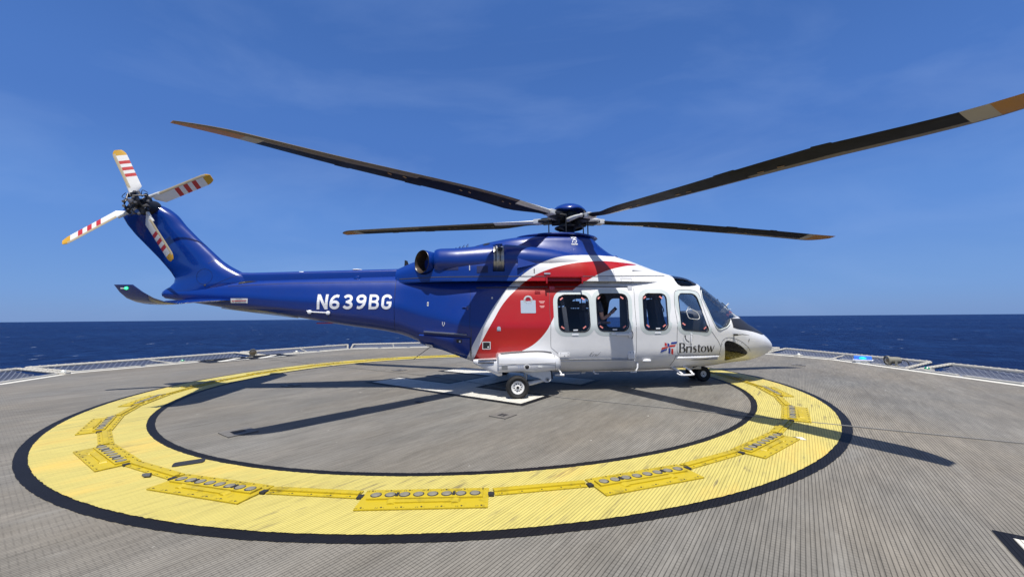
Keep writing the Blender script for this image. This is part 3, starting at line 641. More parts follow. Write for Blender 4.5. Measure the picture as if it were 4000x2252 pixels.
def glassmat(name,tint,refl=1.0,alpha=.8):
    m=bpy.data.materials.new(name); m.use_nodes=True; t=m.node_tree; t.nodes.clear(); L=t.links.new
    o=N(t,'ShaderNodeOutputMaterial'); tr=N(t,'ShaderNodeBsdfTransparent'); tr.inputs[0].default_value=(*tint,1); gl=N(t,'ShaderNodeBsdfGlossy'); gl.inputs['Roughness'].default_value=.02
    fr=N(t,'ShaderNodeFresnel'); fr.inputs[0].default_value=1.45; k=N(t,'ShaderNodeMath',operation='MULTIPLY'); L(fr.outputs[0],k.inputs[0]); k.inputs[1].default_value=refl
    mx=N(t,'ShaderNodeMixShader'); L(k.outputs[0],mx.inputs[0]); L(tr.outputs[0],mx.inputs[1]); L(gl.outputs[0],mx.inputs[2]); L(mx.outputs[0],o.inputs[0]); return m
M_glass=glassmat('cabin_glass',(.92,.94,.97),.9)
M_wind=glassmat('windscreen_glass',(.95,.97,.98),.8)
M_smoke=glassmat('smoked_glass',(.62,.62,.64),1.1)

# ---- hull as closed loft
def loftmesh(tab_fn,xs,closed_bottom=True):
    v=[];f=[];n=None
    for x in xs:
        hlf=tab_fn(x); ring=[(x,-a,b) for a,b in hlf]+[(x,a,b) for a,b in hlf[::-1]][1:]
        if closed_bottom: ring=ring[:-1]
        n=len(ring); v+=ring
    for i in range(len(xs)-1):
        for k in range(n): j=(k+1)%n; f.append((i*n+k,i*n+j,(i+1)*n+j,(i+1)*n+k))
    f.append(tuple(range(n))[::-1]); f.append(tuple((len(xs)-1)*n+k for k in range(n)))
    return v,f
def arange(a,b,s):
    k=max(1,round((b-a)/s)); return [a+(b-a)*i/k for i in range(k+1)]
def bmobj(name,v,f):
    me=bpy.data.meshes.new(name); me.from_pydata(v,[],f)
    bm=bmesh.new(); bm.from_mesh(me); bmesh.ops.remove_doubles(bm,verts=bm.verts[:],dist=2e-4); bmesh.ops.recalc_face_normals(bm,faces=bm.faces[:]); bm.to_mesh(me); bm.free(); return me
def inner_half(x):
    hlf=body_half(x); d=.035; cz=(hlf[0][1]+hlf[-1][1])/2; out=[]
    for i,(a,b) in enumerate(hlf):
        p=hlf[max(i-1,0)]; q=hlf[min(i+1,len(hlf)-1)]; tx,tz=q[0]-p[0],q[1]-p[1]; l=math.hypot(tx,tz) or 1
        nx,nz=tz/l,-tx/l; aa,bb=a-nx*d,b-nz*d
        out.append((0 if i in (0,len(hlf)-1) else max(aa,.001*(1 if i else 0)),bb))
    return out
XS_body=arange(-2.37,5.28,.075)+[5.36,5.45,5.54,5.63,5.72,5.80,5.86,5.90,5.93,5.97,6.0,6.02,6.033,6.04]
vb,fb=loftmesh(body_half,XS_body); XS_in=arange(-2.0,5.5,.1); vi,fi=loftmesh(inner_half,XS_in)
full=BVHTree.FromPolygons([Vector(q) for q in vb],fb)
def obj_from(me,name): o=bpy.data.objects.new(name,me); COL.objects.link(o); return o
def evalmesh(o):
    dg=bpy.context.evaluated_depsgraph_get(); dg.update(); return bpy.data.meshes.new_from_object(o.evaluated_get(dg))
def boolean(base,cutters,op='DIFFERENCE'):
    for c in cutters:
        md=base.modifiers.new('b','BOOLEAN'); md.object=c; md.operation=op; md.solver='EXACT'
    me=evalmesh(base); return me
def prism_obj(poly,y0,y1):
    mb=MB(); mb.prism(poly,y0,y1,'y'); me=bmobj('cut',mb.v,mb.f); return obj_from(me,'cut')
WIN={'w1':roundpoly([(.884,1.900),(1.508,1.900),(1.492,1.168),(.872,1.184)],.15,6),
     'w2':roundpoly([(1.678,1.920),(2.328,1.918),(2.277,1.171),(1.646,1.183)],.15,6),
     'w3':roundpoly([(2.663,1.925),(3.165,1.920),(3.098,1.183),(2.601,1.196)],.13,6),
     'wd':roundpoly([(3.437,1.925),(3.835,1.920),(4.012,1.140),(3.395,1.190)],[.10,.12,.07,.11],6)}
WS=[(4.00,2.02),(3.972,1.83),(4.058,1.577),(4.111,1.38),(4.176,1.223),(4.23,1.175),(4.288,1.165),(4.45,1.213),(4.54,1.27),(4.585,1.33),(4.61,1.40),(4.9,1.44),(5.15,1.47),(5.25,1.48),(5.8,1.9),(4.7,2.7),(4.25,2.25)]
EYE=[(3.483,2.2),(3.505,2.12),(3.56,2.085),(3.739,2.083),(3.90,2.10),(3.985,2.12),(4.25,2.35),(4.1,2.7),(3.65,2.7)]
CHIN=roundpoly([(4.445,.655),(4.39,.90),(4.46,.955),(4.64,.915),(4.83,.83),(5.06,.67),(5.02,.60),(4.80,.552),(4.52,.508)],.05,3)
oA=obj_from(bmobj('outer',vb,fb),'o'); oI=obj_from(bmobj('inner',vi,fi),'i')
cuts=[prism_obj(p,-2,2) for p in WIN.values()]
cws=prism_obj(WS,-2,2); cch=[prism_obj(CHIN,-2,-.22),prism_obj(CHIN,.22,2)]; cey=[prism_obj(EYE,-2,-.14),prism_obj(EYE,.14,2)]
bmx=bmesh.new(); bmx.from_mesh(oI.data); bmesh.ops.reverse_faces(bmx,faces=bmx.faces[:]); mrev=bpy.data.meshes.new('inner'); bmx.to_mesh(mrev); bmx.free()
bmx=bmesh.new(); bmx.from_mesh(oA.data); bmx.from_mesh(mrev); shell=bpy.data.meshes.new('shell'); bmx.to_mesh(shell); bmx.free(); oS=obj_from(shell,'s')
me=boolean(oS,cuts+[cws]+cch+cey); me.name='fuselage'
me.materials.clear(); me.materials.append(M_liv); me.materials.append(M_in)
inb=BVHTree.FromPolygons([Vector(q) for q in vi],fi)
for p in me.polygons:
    c=p.center; hit=inb.find_nearest(c); p.material_index=1 if (hit[0] is not None and hit[3]<.012 and -2.1<c.x<5.55) else 0
finish(me,True,28)
fus=obj_from(me,'fuselage'); fus.parent=H
oS.modifiers.clear()
def piece(cutter,name,mat,parent=None):
    oS.modifiers.clear(); m_=boolean(oS,[cutter],'INTERSECT'); m_.name=name; m_.materials.clear(); m_.materials.append(mat)
    for p in m_.polygons: p.material_index=0
    finish(m_,True,30); o=obj_from(m_,name); o.parent=parent or H; return o
ws=piece(cws,'windscreen',M_wind)
for c,nm in ((cch[0],'chin_window'),(cch[1],'chin_window')): piece(c,nm,M_smoke)
for c in cey: piece(c,'roof_window',M_smoke)
for o in [oA,oI,oS,cws]+cuts+cch+cey: bpy.data.objects.remove(o)

vbm,fbm=loftmesh(body_half,arange(-6.98,-2.375,.12))
boom=mobj('tail_boom',vbm,fbm,M_liv,H,angle=30)
XS_c=arange(-2.4,3.62,.07); vc,fc=loftmesh(cowl_half,XS_c,False)
cw=obj_from(bmobj('cowl',vc,fc),'c'); bay=[prism_obj([(-.405,2.37),(-.17,2.37),(-.17,3.02),(-.405,3.02)],a_,b_) for a_,b_ in ((-1.4,-.40),(.40,1.4))]
def cyl_obj(c,d,r,h0,h1,n=32):
    s_=d.cross(Vector((0,0,1))).normalized(); u_=s_.cross(d); v_=[c+d*h+(s_*math.cos(2*math.pi*k/n)+u_*math.sin(2*math.pi*k/n)*1.07)*r for h in (h0,h1) for k in range(n)]
    return obj_from(bmobj('cut',[tuple(q) for q in v_],[tuple(range(n)),tuple(range(2*n-1,n-1,-1))]+[(k,(k+1)%n,(k+1)%n+n,k+n) for k in range(n)]),'cut')
bay+=[cyl_obj(Vector((-1.80,sg_*.735,2.585)),Vector((-.72,sg_*.69,.03)).normalized(),.236,-.195,.5) for sg_ in (-1,1)]
mc=boolean(cw,bay); mc.name='engine_cowling'; mc.materials.clear(); mc.materials.append(M_liv)
for p in mc.polygons: p.material_index=0
finish(mc,True,32); cowl=obj_from(mc,'engine_cowling'); cowl.parent=H
for o in [cw]+bay: bpy.data.objects.remove(o)
allv=[Vector(q) for q in vb]; allf=list(fb)
for vv,ff in ((vbm,fbm),(vc,fc)):
    o_=len(allv); allv+= [Vector(q) for q in vv]; allf+=[tuple(i+o_ for i in q) for q in ff]
BV=BVHTree.FromPolygons(allv,allf)
def prj(x,z,side=-1,off=.003,bv=None):
    bv=bv or BV; hit=bv.ray_cast(Vector((x,side*4,z)),Vector((0,-side,0)))
    if hit[0] is None:
        return Vector((x,side*.3,z))
    n=hit[1]; 
    if n.y*side<0: n=-n
    return hit[0]+n*off
def ribbon(name,path,w,mat,off=.003,side=-1,closed=False,parent=None,step=.05,bv=None):
    P=[Vector(p) for p in path]; Q=[]
    L=len(P); rng=range(L if closed else L-1)
    for i in rng:
        a,b=P[i],P[(i+1)%L]; k=max(1,int((b-a).length/step)); Q+=[a.lerp(b,j/k) for j in range(k)]
    if not closed: Q.append(P[-1])
    v=[];f=[];n=len(Q)
    for i,p in enumerate(Q):
        a=Q[(i-1)%n] if closed or i>0 else p; b=Q[(i+1)%n] if closed or i<n-1 else p; t=(b-a).normalized(); nn=Vector((-t.y,t.x))*w/2
        for q in (p+nn,p-nn): v.append(prj(q.x,q.y,side,off,bv))
    for i in range(n if closed else n-1): j=(i+1)%n; f.append((2*i,2*i+1,2*j+1,2*j))
    return mobj(name,v,f,mat,parent or H,angle=60)
def band(name,inner,outer,mat,off,side=-1,parent=None,off2=None,bv=None):
    v=[prj(p[0],p[1],side,off,bv) for p in inner]+[prj(p[0],p[1],side,off2 if off2 is not None else off,bv) for p in outer]; n=len(inner)
    return mobj(name,v,[(i,(i+1)%n,n+(i+1)%n,n+i) for i in range(n)],mat,parent or H,angle=50)
def fill(name,poly,mat,off=.003,side=-1,parent=None,cuts=2,bv=None,z0=0):
    bm=bmesh.new(); vs=[bm.verts.new((p[0],0,p[1])) for p in poly]; bm.faces.new(vs)
    bmesh.ops.triangulate(bm,faces=bm.faces[:])
    if cuts: bmesh.ops.subdivide_edges(bm,edges=bm.edges[:],cuts=cuts,use_grid_fill=True)
    for q in bm.verts: q.co=prj(q.co.x,q.co.z,side,off,bv)
    me=bpy.data.meshes.new(name); bm.to_mesh(me); bm.free(); me.materials.append(mat); finish(me,True,60)
    o=link(bpy.data.objects.new(name,me),parent or H); return o
# ---- windows: rim, seal, pane on both sides
def window(key,side,lab=None):
    P=WIN[key]; root=band('cabin_window' if key!='wd' else 'cockpit_window',offset_poly(P,.012),offset_poly(P,.095),M_rim,.007,side,H,off2=.002)
    s=MB(); pts=[prj(p[0],p[1],side,.002) for p in offset_poly(P,.004)]; s.tube(pts,.011,closed=True,n=8); s.build('seal',M_seal,root)
    g=fill('pane',P,M_glass,-.008,side,root,cuts=3)
    if side<0:
        xs=[p[0] for p in P]; zs=[p[1] for p in P]; x0,x1,z0,z1=min(xs),max(xs),min(zs),max(zs)
        cor=[(x0+.085,z1-.075,-1),(x1-.105,z1-.075,1),(x1-.12,z0+.085,-1),(x0+.075,z0+.085,1)] if key!='wd' else [(3.46,1.30,1),(3.93,1.215,-1)]
        for cx,cz,sg in cor:
            ang=-.65*sg if True else 0; ca,sa=math.cos(ang if sg<0 else ang),math.sin(ang)
            q=[(cx+a*ca-b_*sa,cz+a*sa+b_*ca) for a,b_ in ((-.036,-.013),(.036,-.013),(.036,.013),(-.036,.013))]
            fill('release_tab',q,M_pink,-.004,side,root,cuts=0)
        if key!='wd':
            cx=(x0+x1)/2; fill('pull_tab',[(cx-.03,z0+.02),(cx+.06,z0+.02),(cx+.06,z0+.045),(cx-.03,z0+.045)],M_wtext,-.003,side,root,cuts=0)
            fill('placard',[(cx-.06,z0-.07),(cx+.07,z0-.07),(cx+.07,z0-.035),(cx-.06,z0-.035)],M_wtext,.009,side,root,cuts=0)
    return root
for k in WIN:
    for s in (-1,1): window(k,s)
# storm window ring in the cockpit window
IN=roundpoly([(3.549,1.579),(3.66,1.607),(3.80,1.54),(3.835,1.43),(3.79,1.385),(3.575,1.41)],.05,4)
s=MB(); s.tube([prj(p[0],p[1],-1,.004) for p in IN],.007,closed=True,n=6); s.build('storm_window_ring',M_gwh,H)
s=MB(); s.lathe([(.036,0),(.036,.004),(.024,.004),(.024,0)],prj(3.62,1.61,-1,.012),'y',n=18); s.build('storm_window_knob',M_gwh,H)
# ---- seams and rails
def seam(path,w=.008,mat=None,name='panel_seam',off=.0025,closed=False): return ribbon(name,path,w,mat or M_line,off,closed=closed)
seam(smoothline([(2.498,2.046),(2.457,1.607),(2.441,1.142),(2.442,.784),(2.427,.66)],5),.007)
seam(smoothline([(.731,2.034),(.709,1.617),(.712,1.37),(.709,.915),(.75,.84),(.86,.75)],5),.007)
seam(smoothline([(3.358,.680),(3.318,.73),(3.305,.80),(3.303,1.067),(3.315,1.387),(3.313,1.602),(3.336,1.822),(3.366,1.944),(3.432,1.994),(3.6,2.002),(3.753,1.998),(3.888,1.965),(3.935,1.87),(3.974,1.556),(4.048,1.207),(4.10,1.12),(4.18,1.02),(4.25,.93),(4.31,.82)],4),.008)
seam([(3.285,.665),(4.342,.662)],.009); seam([(3.285,.665),(3.275,.56),(3.24,.45)],.010)
seam(smoothline([(4.30,.66),(4.315,.809),(4.345,.94),(4.447,1.004),(4.606,.996),(4.831,.917),(5.016,.799),(5.11,.70)],5),.008)
seam([(-2.3,2.267),(-.4,2.268),(1.684,2.276),(2.6,2.30),(3.35,2.335)],.014,off=.004)
seam([(.2,2.30),(.23,2.62)],.005); seam([(2.09,2.29),(2.09,2.45)],.005)
for P_ in ([(1.73,2.235),(1.95,2.235),(1.98,2.14),(1.76,2.14)],[(2.22,2.24),(2.46,2.24),(2.475,2.14),(2.24,2.14)]): seam(P_,.005,closed=True)
ribbon('panel_seam',[(-2.372,2.26),(-2.368,1.69),(-2.37,1.24)],.012,M_lineb,.003)
ribbon('panel_seam',[(-1.2,2.20),(-2.30,2.20)],.008,M_lineb,.003); ribbon('panel_seam',[(-.84,2.05),(-.86,1.25)],.006,M_lineb,.003); ribbon('panel_seam',[(-.83,1.25),(-.83,.66)],.010,M_line,.003)
ribbon('panel_seam',[(-2.4,2.215),(-4.6,2.19),(-5.7,2.13)],.008,M_lineb,.003)
def rail(name,pts,r,mat,off=.02,flat=1): s=MB(); s.tube([prj(a,b,-1,off) for a,b in pts],r,n=8,flat=flat); return s.build(name,mat,H)
rail('door_rail',[(-.73,2.052),(0,2.055),(.7,2.064)],.011,M_line,.012); rail('door_rail',[(.85,2.066),(1.6,2.068),(2.46,2.069)],.008,M_line,.012)
rail('door_rail',[(.90,.636),(1.7,.632),(2.40,.618)],.016,M_metal,.012); rail('door_sill',[(.86,.602),(1.7,.598),(2.43,.585)],.018,M_white,.004)
rail('door_gutter',[(-.70,2.02),(-.1,2.03)],.010,M_liv,.008)
s=MB(); p_=prj(2.41,2.03,-1,.01); s.box(p_,(.09,.03,.10),bev=.006); s.build('rail_end_fitting',M_white,H)
s=MB(); p_=prj(2.345,.70,-1,.008); s.box(p_,(.145,.02,.16),bev=.005); s.build('door_latch_plate',M_white,H)
s=MB(); p_=prj(.97,.73,-1,.006); s.box(p_,(.22,.012,.09),bev=.004); s.build('hinge_plate',M_white,H)
s=MB()
for a,b in ((.90,.755),(1.05,.755),(.98,.71),(1.05,.705),(2.31,.75),(2.38,.75),(2.31,.68)): s.lathe([(.009,-.016),(.0005,-.017)],prj(a,b,-1,.006),'y',n=8)
s.build('bolts',M_line,H)
s=MB(); p_=prj(.78,2.02,-1,.012); s.box(p_,(.11,.03,.10),bev=.006); s.build('rail_end_fitting',principled('red_aircraft_paint',(.37,.006,.006),.25,coat=.6),H)
# intake recess above the door rail (red)
M_redp=bpy.data.materials['red_aircraft_paint']
s=MB(); 
for a,b,c_,d in ((.655,2.19,.03,.15),(1.375,2.19,.03,.15)): s.box(prj(a,b,-1,.03),(c_,.07,d),bev=.005)
s.box(prj(1.01,2.258,-1,.045),(.74,.07,.02),bev=.005); s.build('step_recess_frame',M_redp,H)
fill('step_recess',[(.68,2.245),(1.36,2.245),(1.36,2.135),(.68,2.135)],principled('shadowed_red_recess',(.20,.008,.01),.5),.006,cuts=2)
s=MB(); s.box(prj(.68,2.325,-1,.01),(.125,.018,.032),bev=.003); s.build('drain_vent',M_greyp,H)
s=MB(); s.box(prj(.42,2.38,-1,.005),(.018,.012,.085)); s.build('drain_slot',M_line,H)
s=MB()
for k in range(6): s.box(prj(.437+.018*k,1.968,-1,.005),(.007,.012,.05),rot=Matrix.Rotation(.4,3,'Y'))
s.box(prj(.485,1.937,-1,.006),(.115,.014,.008)); s.build('red_vent',M_redp,H)
# grey plate with round filler cap
fill('fuel_plate',roundpoly([(.137,1.795),(.434,1.795),(.430,1.54),(.134,1.541)],.015,2),M_greyp,.004)
def disc(name,x,z,prof,mat,off=0,parent=None,axis='y',mats=None,mm=None):
    s=MB(); c=prj(x,z,-1,off); s.lathe([(r,-h) for r,h in prof],c,'y',n=28,mm=mm); return s.build(name,mat,parent or H,mats=mats)
disc('fuel_cap',.285,1.803,[(.088,.004),(.088,.014),(.055,.016),(.053,.010),(.0005,.010)],M_gwh,mats=[M_gwh,M_redp],mm=[0,0,1,1])
s=MB()
for k in range(12):
    a=k*math.pi/6; s.lathe([(.006,-.018),(.0005,-.019)],prj(.285+.07*math.cos(a),1.803+.07*math.sin(a),-1,0),'y',n=6)
s.build('cap_screws',M_line,H)
fill('access_plate',roundpoly([(-.338,1.255),(-.265,1.255),(-.265,1.204),(-.338,1.204)],.004,1),M_greyp,.004); disc('access_latch',-.302,1.255,[(.036,.003),(.036,.008),(.0005,.009)],M_greyp)
SW=[(-.601,.987),(-.474,.987),(-.474,.870),(-.601,.870)]
band('lamp_frame',SW,offset_poly(SW,.022),M_gwh,.008); fill('lamp_glass',SW,M_dark,.004,cuts=1); disc('lamp_bulb',-.505,.895,[(.016,.004),(.012,.012),(.0005,.014)],M_gwh)
# small red placards
for z0,ww in ((1.77,.12),(1.752,.10),(1.735,.07),(1.678,.10),(1.662,.085),(1.648,.06)): fill('placard',[(.56-ww/2,z0),(.56+ww/2,z0),(.56+ww/2,z0+.010),(.56-ww/2,z0+.010)],principled('pale_red_placard',(.75,.35,.33),.5) if 'pale_red_placard' not in bpy.data.materials else bpy.data.materials['pale_red_placard'],.003,cuts=0)
# ---- lettering, drawn with strokes on the skin
def strokes(name,glyphs,org,sc,mat,shear=0,off=.004,side=-1,slope=0,parent=None):
    """glyphs: list of (dx, [ (poly | ('s',pts,width)) ])"""
    v=[];f=[];k=0
    def put(poly):
        nonlocal k
        o_=len(v)
        if len(poly)==4:
            q=[Vector(p) for p in poly]; e1=max((q[1]-q[0]).length*sc[0],(q[2]-q[3]).length*sc[0]); e2=max((q[3]-q[0]).length*sc[1],(q[2]-q[1]).length*sc[1]); m_=max(1,int(e1/.045)); n_=max(1,int(e2/.045))
            for i in range(m_+1):
                for j in range(n_+1):
                    pt=(q[0].lerp(q[1],i/m_)).lerp(q[3].lerp(q[2],i/m_),j/n_); v.append(prj(org[0]+(pt.x*sc[0]+pt.y*shear*sc[0]),org[1]+pt.y*sc[1]+pt.x*sc[0]*slope,side,off+k*.00004))
            for i in range(m_):
                for j in range(n_): f.append((o_+i*(n_+1)+j,o_+(i+1)*(n_+1)+j,o_+(i+1)*(n_+1)+j+1,o_+i*(n_+1)+j+1))
            k+=1; return
        for a,b in poly:
            X=org[0]+(a*sc[0]+b*shear*sc[0]); Z=org[1]+b*sc[1]+a*sc[0]*slope
            v.append(prj(X,Z,side,off+k*.00004))
        f.append(tuple(range(o_,o_+len(poly)))); k+=1
    for dx,items in glyphs:
        for it in items:
            if it[0]=='s':
                pts=it[1]; w_=it[2]
                for i in range(len(pts)-1):
                    ww=w_ if isinstance(w_,(int,float)) else w_[i]; w2=w_ if isinstance(w_,(int,float)) else w_[i+1]
                    a,b=Vector(pts[i]),Vector(pts[i+1]); pa=Vector(pts[max(i-1,0)]); nb=Vector(pts[min(i+2,len(pts)-1)])
                    t1=(b-pa).normalized(); t2=(nb-a).normalized(); n1=Vector((-t1.y,t1.x))*ww/2; n2=Vector((-t2.y,t2.x))*w2/2
                    put([(q.x+dx,q.y) for q in (a+n1,a-n1,b-n2,b+n2)])
            else: put([(a+dx,b) for a,b in it])
    return mobj(name,v,f,mat,parent or H,smooth=False)
def arc(cx,cy,rx,ry,a0,a1,n=10): return [(cx+rx*math.cos(R(a0+(a1-a0)*i/n)),cy+ry*math.sin(R(a0+(a1-a0)*i/n))) for i in range(n+1)]
T=.19
G_N=[[(0,0),(T,0),(T,1),(0,1)],[(.58,0),(.77,0),(.77,1),(.58,1)],[(0,1),(.56,0),(.77,0),(.21,1)]]
G_6=[('s',arc(.36,.30,.27,.205,0,360,18),T),('s',[(.095,.30),(.10,.48),(.16,.68),(.30,.84),(.48,.90),(.64,.86)],T)]
G_9=[('s',arc(.36,.70,.27,.205,0,360,18),T),('s',[(.625,.70),(.62,.52),(.56,.32),(.42,.16),(.24,.10),(.08,.14)],T)]
G_3=[('s',arc(.33,.715,.25,.19,160,-90,12),T),('s',arc(.33,.285,.28,.19,90,-160,12),T),[(.2,.42),(.38,.42),(.38,.57),(.2,.57)]]
G_B=[[(0,0),(T,0),(T,1),(0,1)],[(0,0),(.42,0),(.42,.17),(0,.17)],[(0,.83),(.42,.83),(.42,1),(0,1)],[(0,.43),(.42,.43),(.42,.59),(0,.59)],('s',arc(.40,.71,.22,.205,90,-90,8),.17),('s',arc(.42,.295,.23,.21,90,-90,8),.17)]
G_G=[('s',[(.66,.72)]+arc(.38,.70,.28,.21,25,180,8)+arc(.38,.30,.28,.21,180,335,8)+[(.66,.42)],T),[(.38,.36),(.74,.36),(.74,.52),(.38,.52)]]
xs=[0,.90,1.86,2.80,3.72,4.62]
for g_ in zip(xs,[G_N,G_6,G_3,G_9,G_B,G_G]): strokes('registration_letter',[g_],(-3.925,1.657),(.2785,.300),M_wtext,shear=.05,slope=-.008)
# operator name, serifed
t_=.155; th=.05
gB=[[(.03,0),(.03+t_,0),(.03+t_,1),(.03,1)],[(0,0),(.30,0),(.30,th),(0,th)],[(0,1-th),(.3,1-th),(.3,1),(0,1)],('s',[(.15,.97),(.34,.965)]+arc(.34,.755,.17,.20,80,-85,8)+[(.2,.53)],[.05,.06,.08,.11,.14,.155,.155,.14,.11,.08,.05,.05]),('s',[(.2,.53),(.34,.52)]+arc(.36,.28,.215,.24,80,-85,8)+[(.15,.03)],[.05,.06,.08,.11,.15,.165,.165,.15,.11,.08,.06,.05])]
gr=[[(.04,0),(.19,0),(.19,.64),(.04,.64)],[(0,.60),(.10,.66),(.10,.60)],('s',[(.18,.50),(.26,.60),(.36,.615),(.42,.58)],[.05,.08,.12,.12])]
gi=[[(.03,0),(.18,0),(.18,.64),(.03,.64)],[(0,.60),(.10,.66),(.10,.60)],('s',arc(.105,.93,.048,.048,0,360,8),.08)]
gs=[('s',[(.36,.58),(.26,.635),(.13,.60),(.09,.49),(.16,.40),(.28,.33),(.36,.24),(.34,.10),(.22,.03),(.08,.05)],[.05,.07,.10,.14,.16,.16,.15,.12,.07,.05])]
gt=[('s',[(.13,.80),(.13,.18),(.18,.06),(.30,.04)],[.13,.15,.13,.07]),[(0,.57),(.33,.57),(.33,.64),(0,.64)]]
go=[('s',arc(.30,.325,.23,.28,0,360,20),[ .145 if abs(math.cos(i*math.pi/10))>.75 else .10 if abs(math.cos(i*math.pi/10))>.4 else .06 for i in range(21)])]
gw=[('s',[(.08,.64),(.26,.0)],.15),('s',[(.26,.0),(.46,.62)],.055),('s',[(.40,.62),(.58,.0)],.15),('s',[(.58,.0),(.80,.66)],.055)]
xs=[0,.66,1.10,1.36,1.86,2.20,2.82]
for g_ in zip(xs,[gB,gr,gi,gs,gt,go,gw]): strokes('operator_letter',[g_],(3.345,.722),(.2225,.200),M_text,off=.005)
# four-armed emblem
em=lambda pts:[(a,b) for a,b in pts]
def emb(name,polys,mat): return strokes(name,[(0,polys)],(3.115,.838),(.00155,.00155),mat,off=.0045)
emb('emblem_red',[[(-52,22+100-60),(-22,52),(-22,3+14),(-52,22)],[(8,5),(90,10),(102,32),(20,28)],[(-10,-5),(-100,-5-25),(-88,-2),(-5,12)],[(40,-15),(68,-20),(72,-98),(42,-80)]],M_red)
emb('emblem_blue',[[(-14,58),(14,45),(14,8),(-14,14)],[(30,42),(110,48),(122,72),(40,66)],[(-22,-35),(-112,-68),(-98,-38),(-18,-18)],[(2,-5),(30,-10),(30,-86),(2,-72)]],M_navy) 
# script under the windows
strokes('script_lettering',[(0,[('s',[(.32,.95),(.12,.85),(.05,.1),(.28,.02)],.05),('s',[(.06,.5),(.28,.55)],.05),('s',[(.38,.0),(.46,.45),(.58,.5)],.05),('s',[(.62,.3),(.70,.45),(.66,.0),(.76,.05)],.05),('s',[(.80,.4),(.84,.0),(.98,.5),(1.0,.7)],.05),('s',[(1.02,.8),(1.10,.95)],.04)])],(1.47,.690),(.185,.085),M_text,shear=.25,off=.004)
# anniversary badge
strokes('badge',[(0,[('s',[(.05,1.0),(.85,1.0)],.05),('s',[(.10,.86),(.44,.86),(.20,.32)],.09),('s',[(.88,.86),(.55,.86),(.53,.62)],.08),('s',arc(.66,.50,.17,.17,130,-150,10),.08),('s',[(.0,.18),(.95,.18)],.05),('s',[(.0,.08),(.95,.08)],.05)])],(1.30,2.985),(.15,.19),M_wtext,off=.006)
# warning placard at the tail
pl_=fill('warning_placard',[(-5.612,1.888),(-5.275,1.884),(-5.285,1.790),(-5.618,1.797)],M_wtext,.004)
strokes('placard_lettering',[(0,[('s',[(.3+.07*i,.80),(.33+.07*i,.80)],.16) for i in range(6)]+[('s',[(.26+.075*i,.16),(.30+.075*i,.16)],.16) for i in range(9)])],(-5.61,1.790),(.33,.10),M_text,off=.006)
strokes('placard_stripe',[(0,[[(.03,.45),(.16,.62),(.16,.25)],[(.2,.38),(.92,.44),(.92,.60),(.2,.55)]])],(-5.61,1.790),(.33,.10),M_red,off=.006)
# tail boom small parts
s=MB(); a_,b_=prj(-4.05,1.618,-1,.04),prj(-3.685,1.590,-1,.04); s.tube([prj(-4.11,1.63,-1,.03),a_,b_],.012,n=8)
for q in (a_,b_): s.lathe([(.040,.01),(.040,-.012),(.02,-.02),(.0005,-.02)],q,'y',n=16)
s.build('tie_down_rod',M_wtext,H)
s=MB()
for q in (a_,b_): s.tube([q+Vector((0,.02,-.03)),q+Vector((.0,.03,-.11))],.006,n=6)
s.build('rod_pin',M_line,H)
fill('spine_vent',[(-5.53,2.315-.06),(-5.18,2.235),(-5.52,2.175)],principled('black_vent',(.004,.004,.006),.6),.006,cuts=1)
for a,b in (((-4.35),(2.44)),((-3.25),2.50)):
    s=MB(); s.lathe([(.10,0),(.095,.012),(.0005,.02)],(a,0,b),n=20); s.build('antenna_puck',M_wtext,H)
s=MB(); s.lathe([(.07,.012),(.06,-.02),(.0005,-.035)],prj(-3.2,2.29,-1,0)+Vector((0,.01,0)),'y',n=18); s.build('side_bulge',M_blue,H)
s=MB(); s.prism([(-2.27,2.50),(-2.16,2.56),(-2.20,2.70),(-2.26,2.72)],-.012,.012); s.build('blade_antenna',M_dark,H)
s=MB(); s.lathe([(.075,0),(.07,.012),(.0005,.016)],(-2.2,0,2.56),n=18); s.build('antenna_puck',M_wtext,H)
# dorsal spine over the drive shaft
def spine_half(x):
    t=(x+5.75)/(3.38); wd=.10+.07*t; top=2.415+.105*max(0,min(1,t)); bot=2.15
    if x<-5.5: top=2.42+(-5.5-x)*.25
    return rounded([(wd,bot),(wd*.98,top-.05),(wd*.6,top),(0,top)],[.3,.4])
vs_,fs_=loftmesh(spine_half,arange(-5.75,-2.36,.2),False); mobj('dorsal_spine',vs_,fs_,M_liv,H,angle=40)
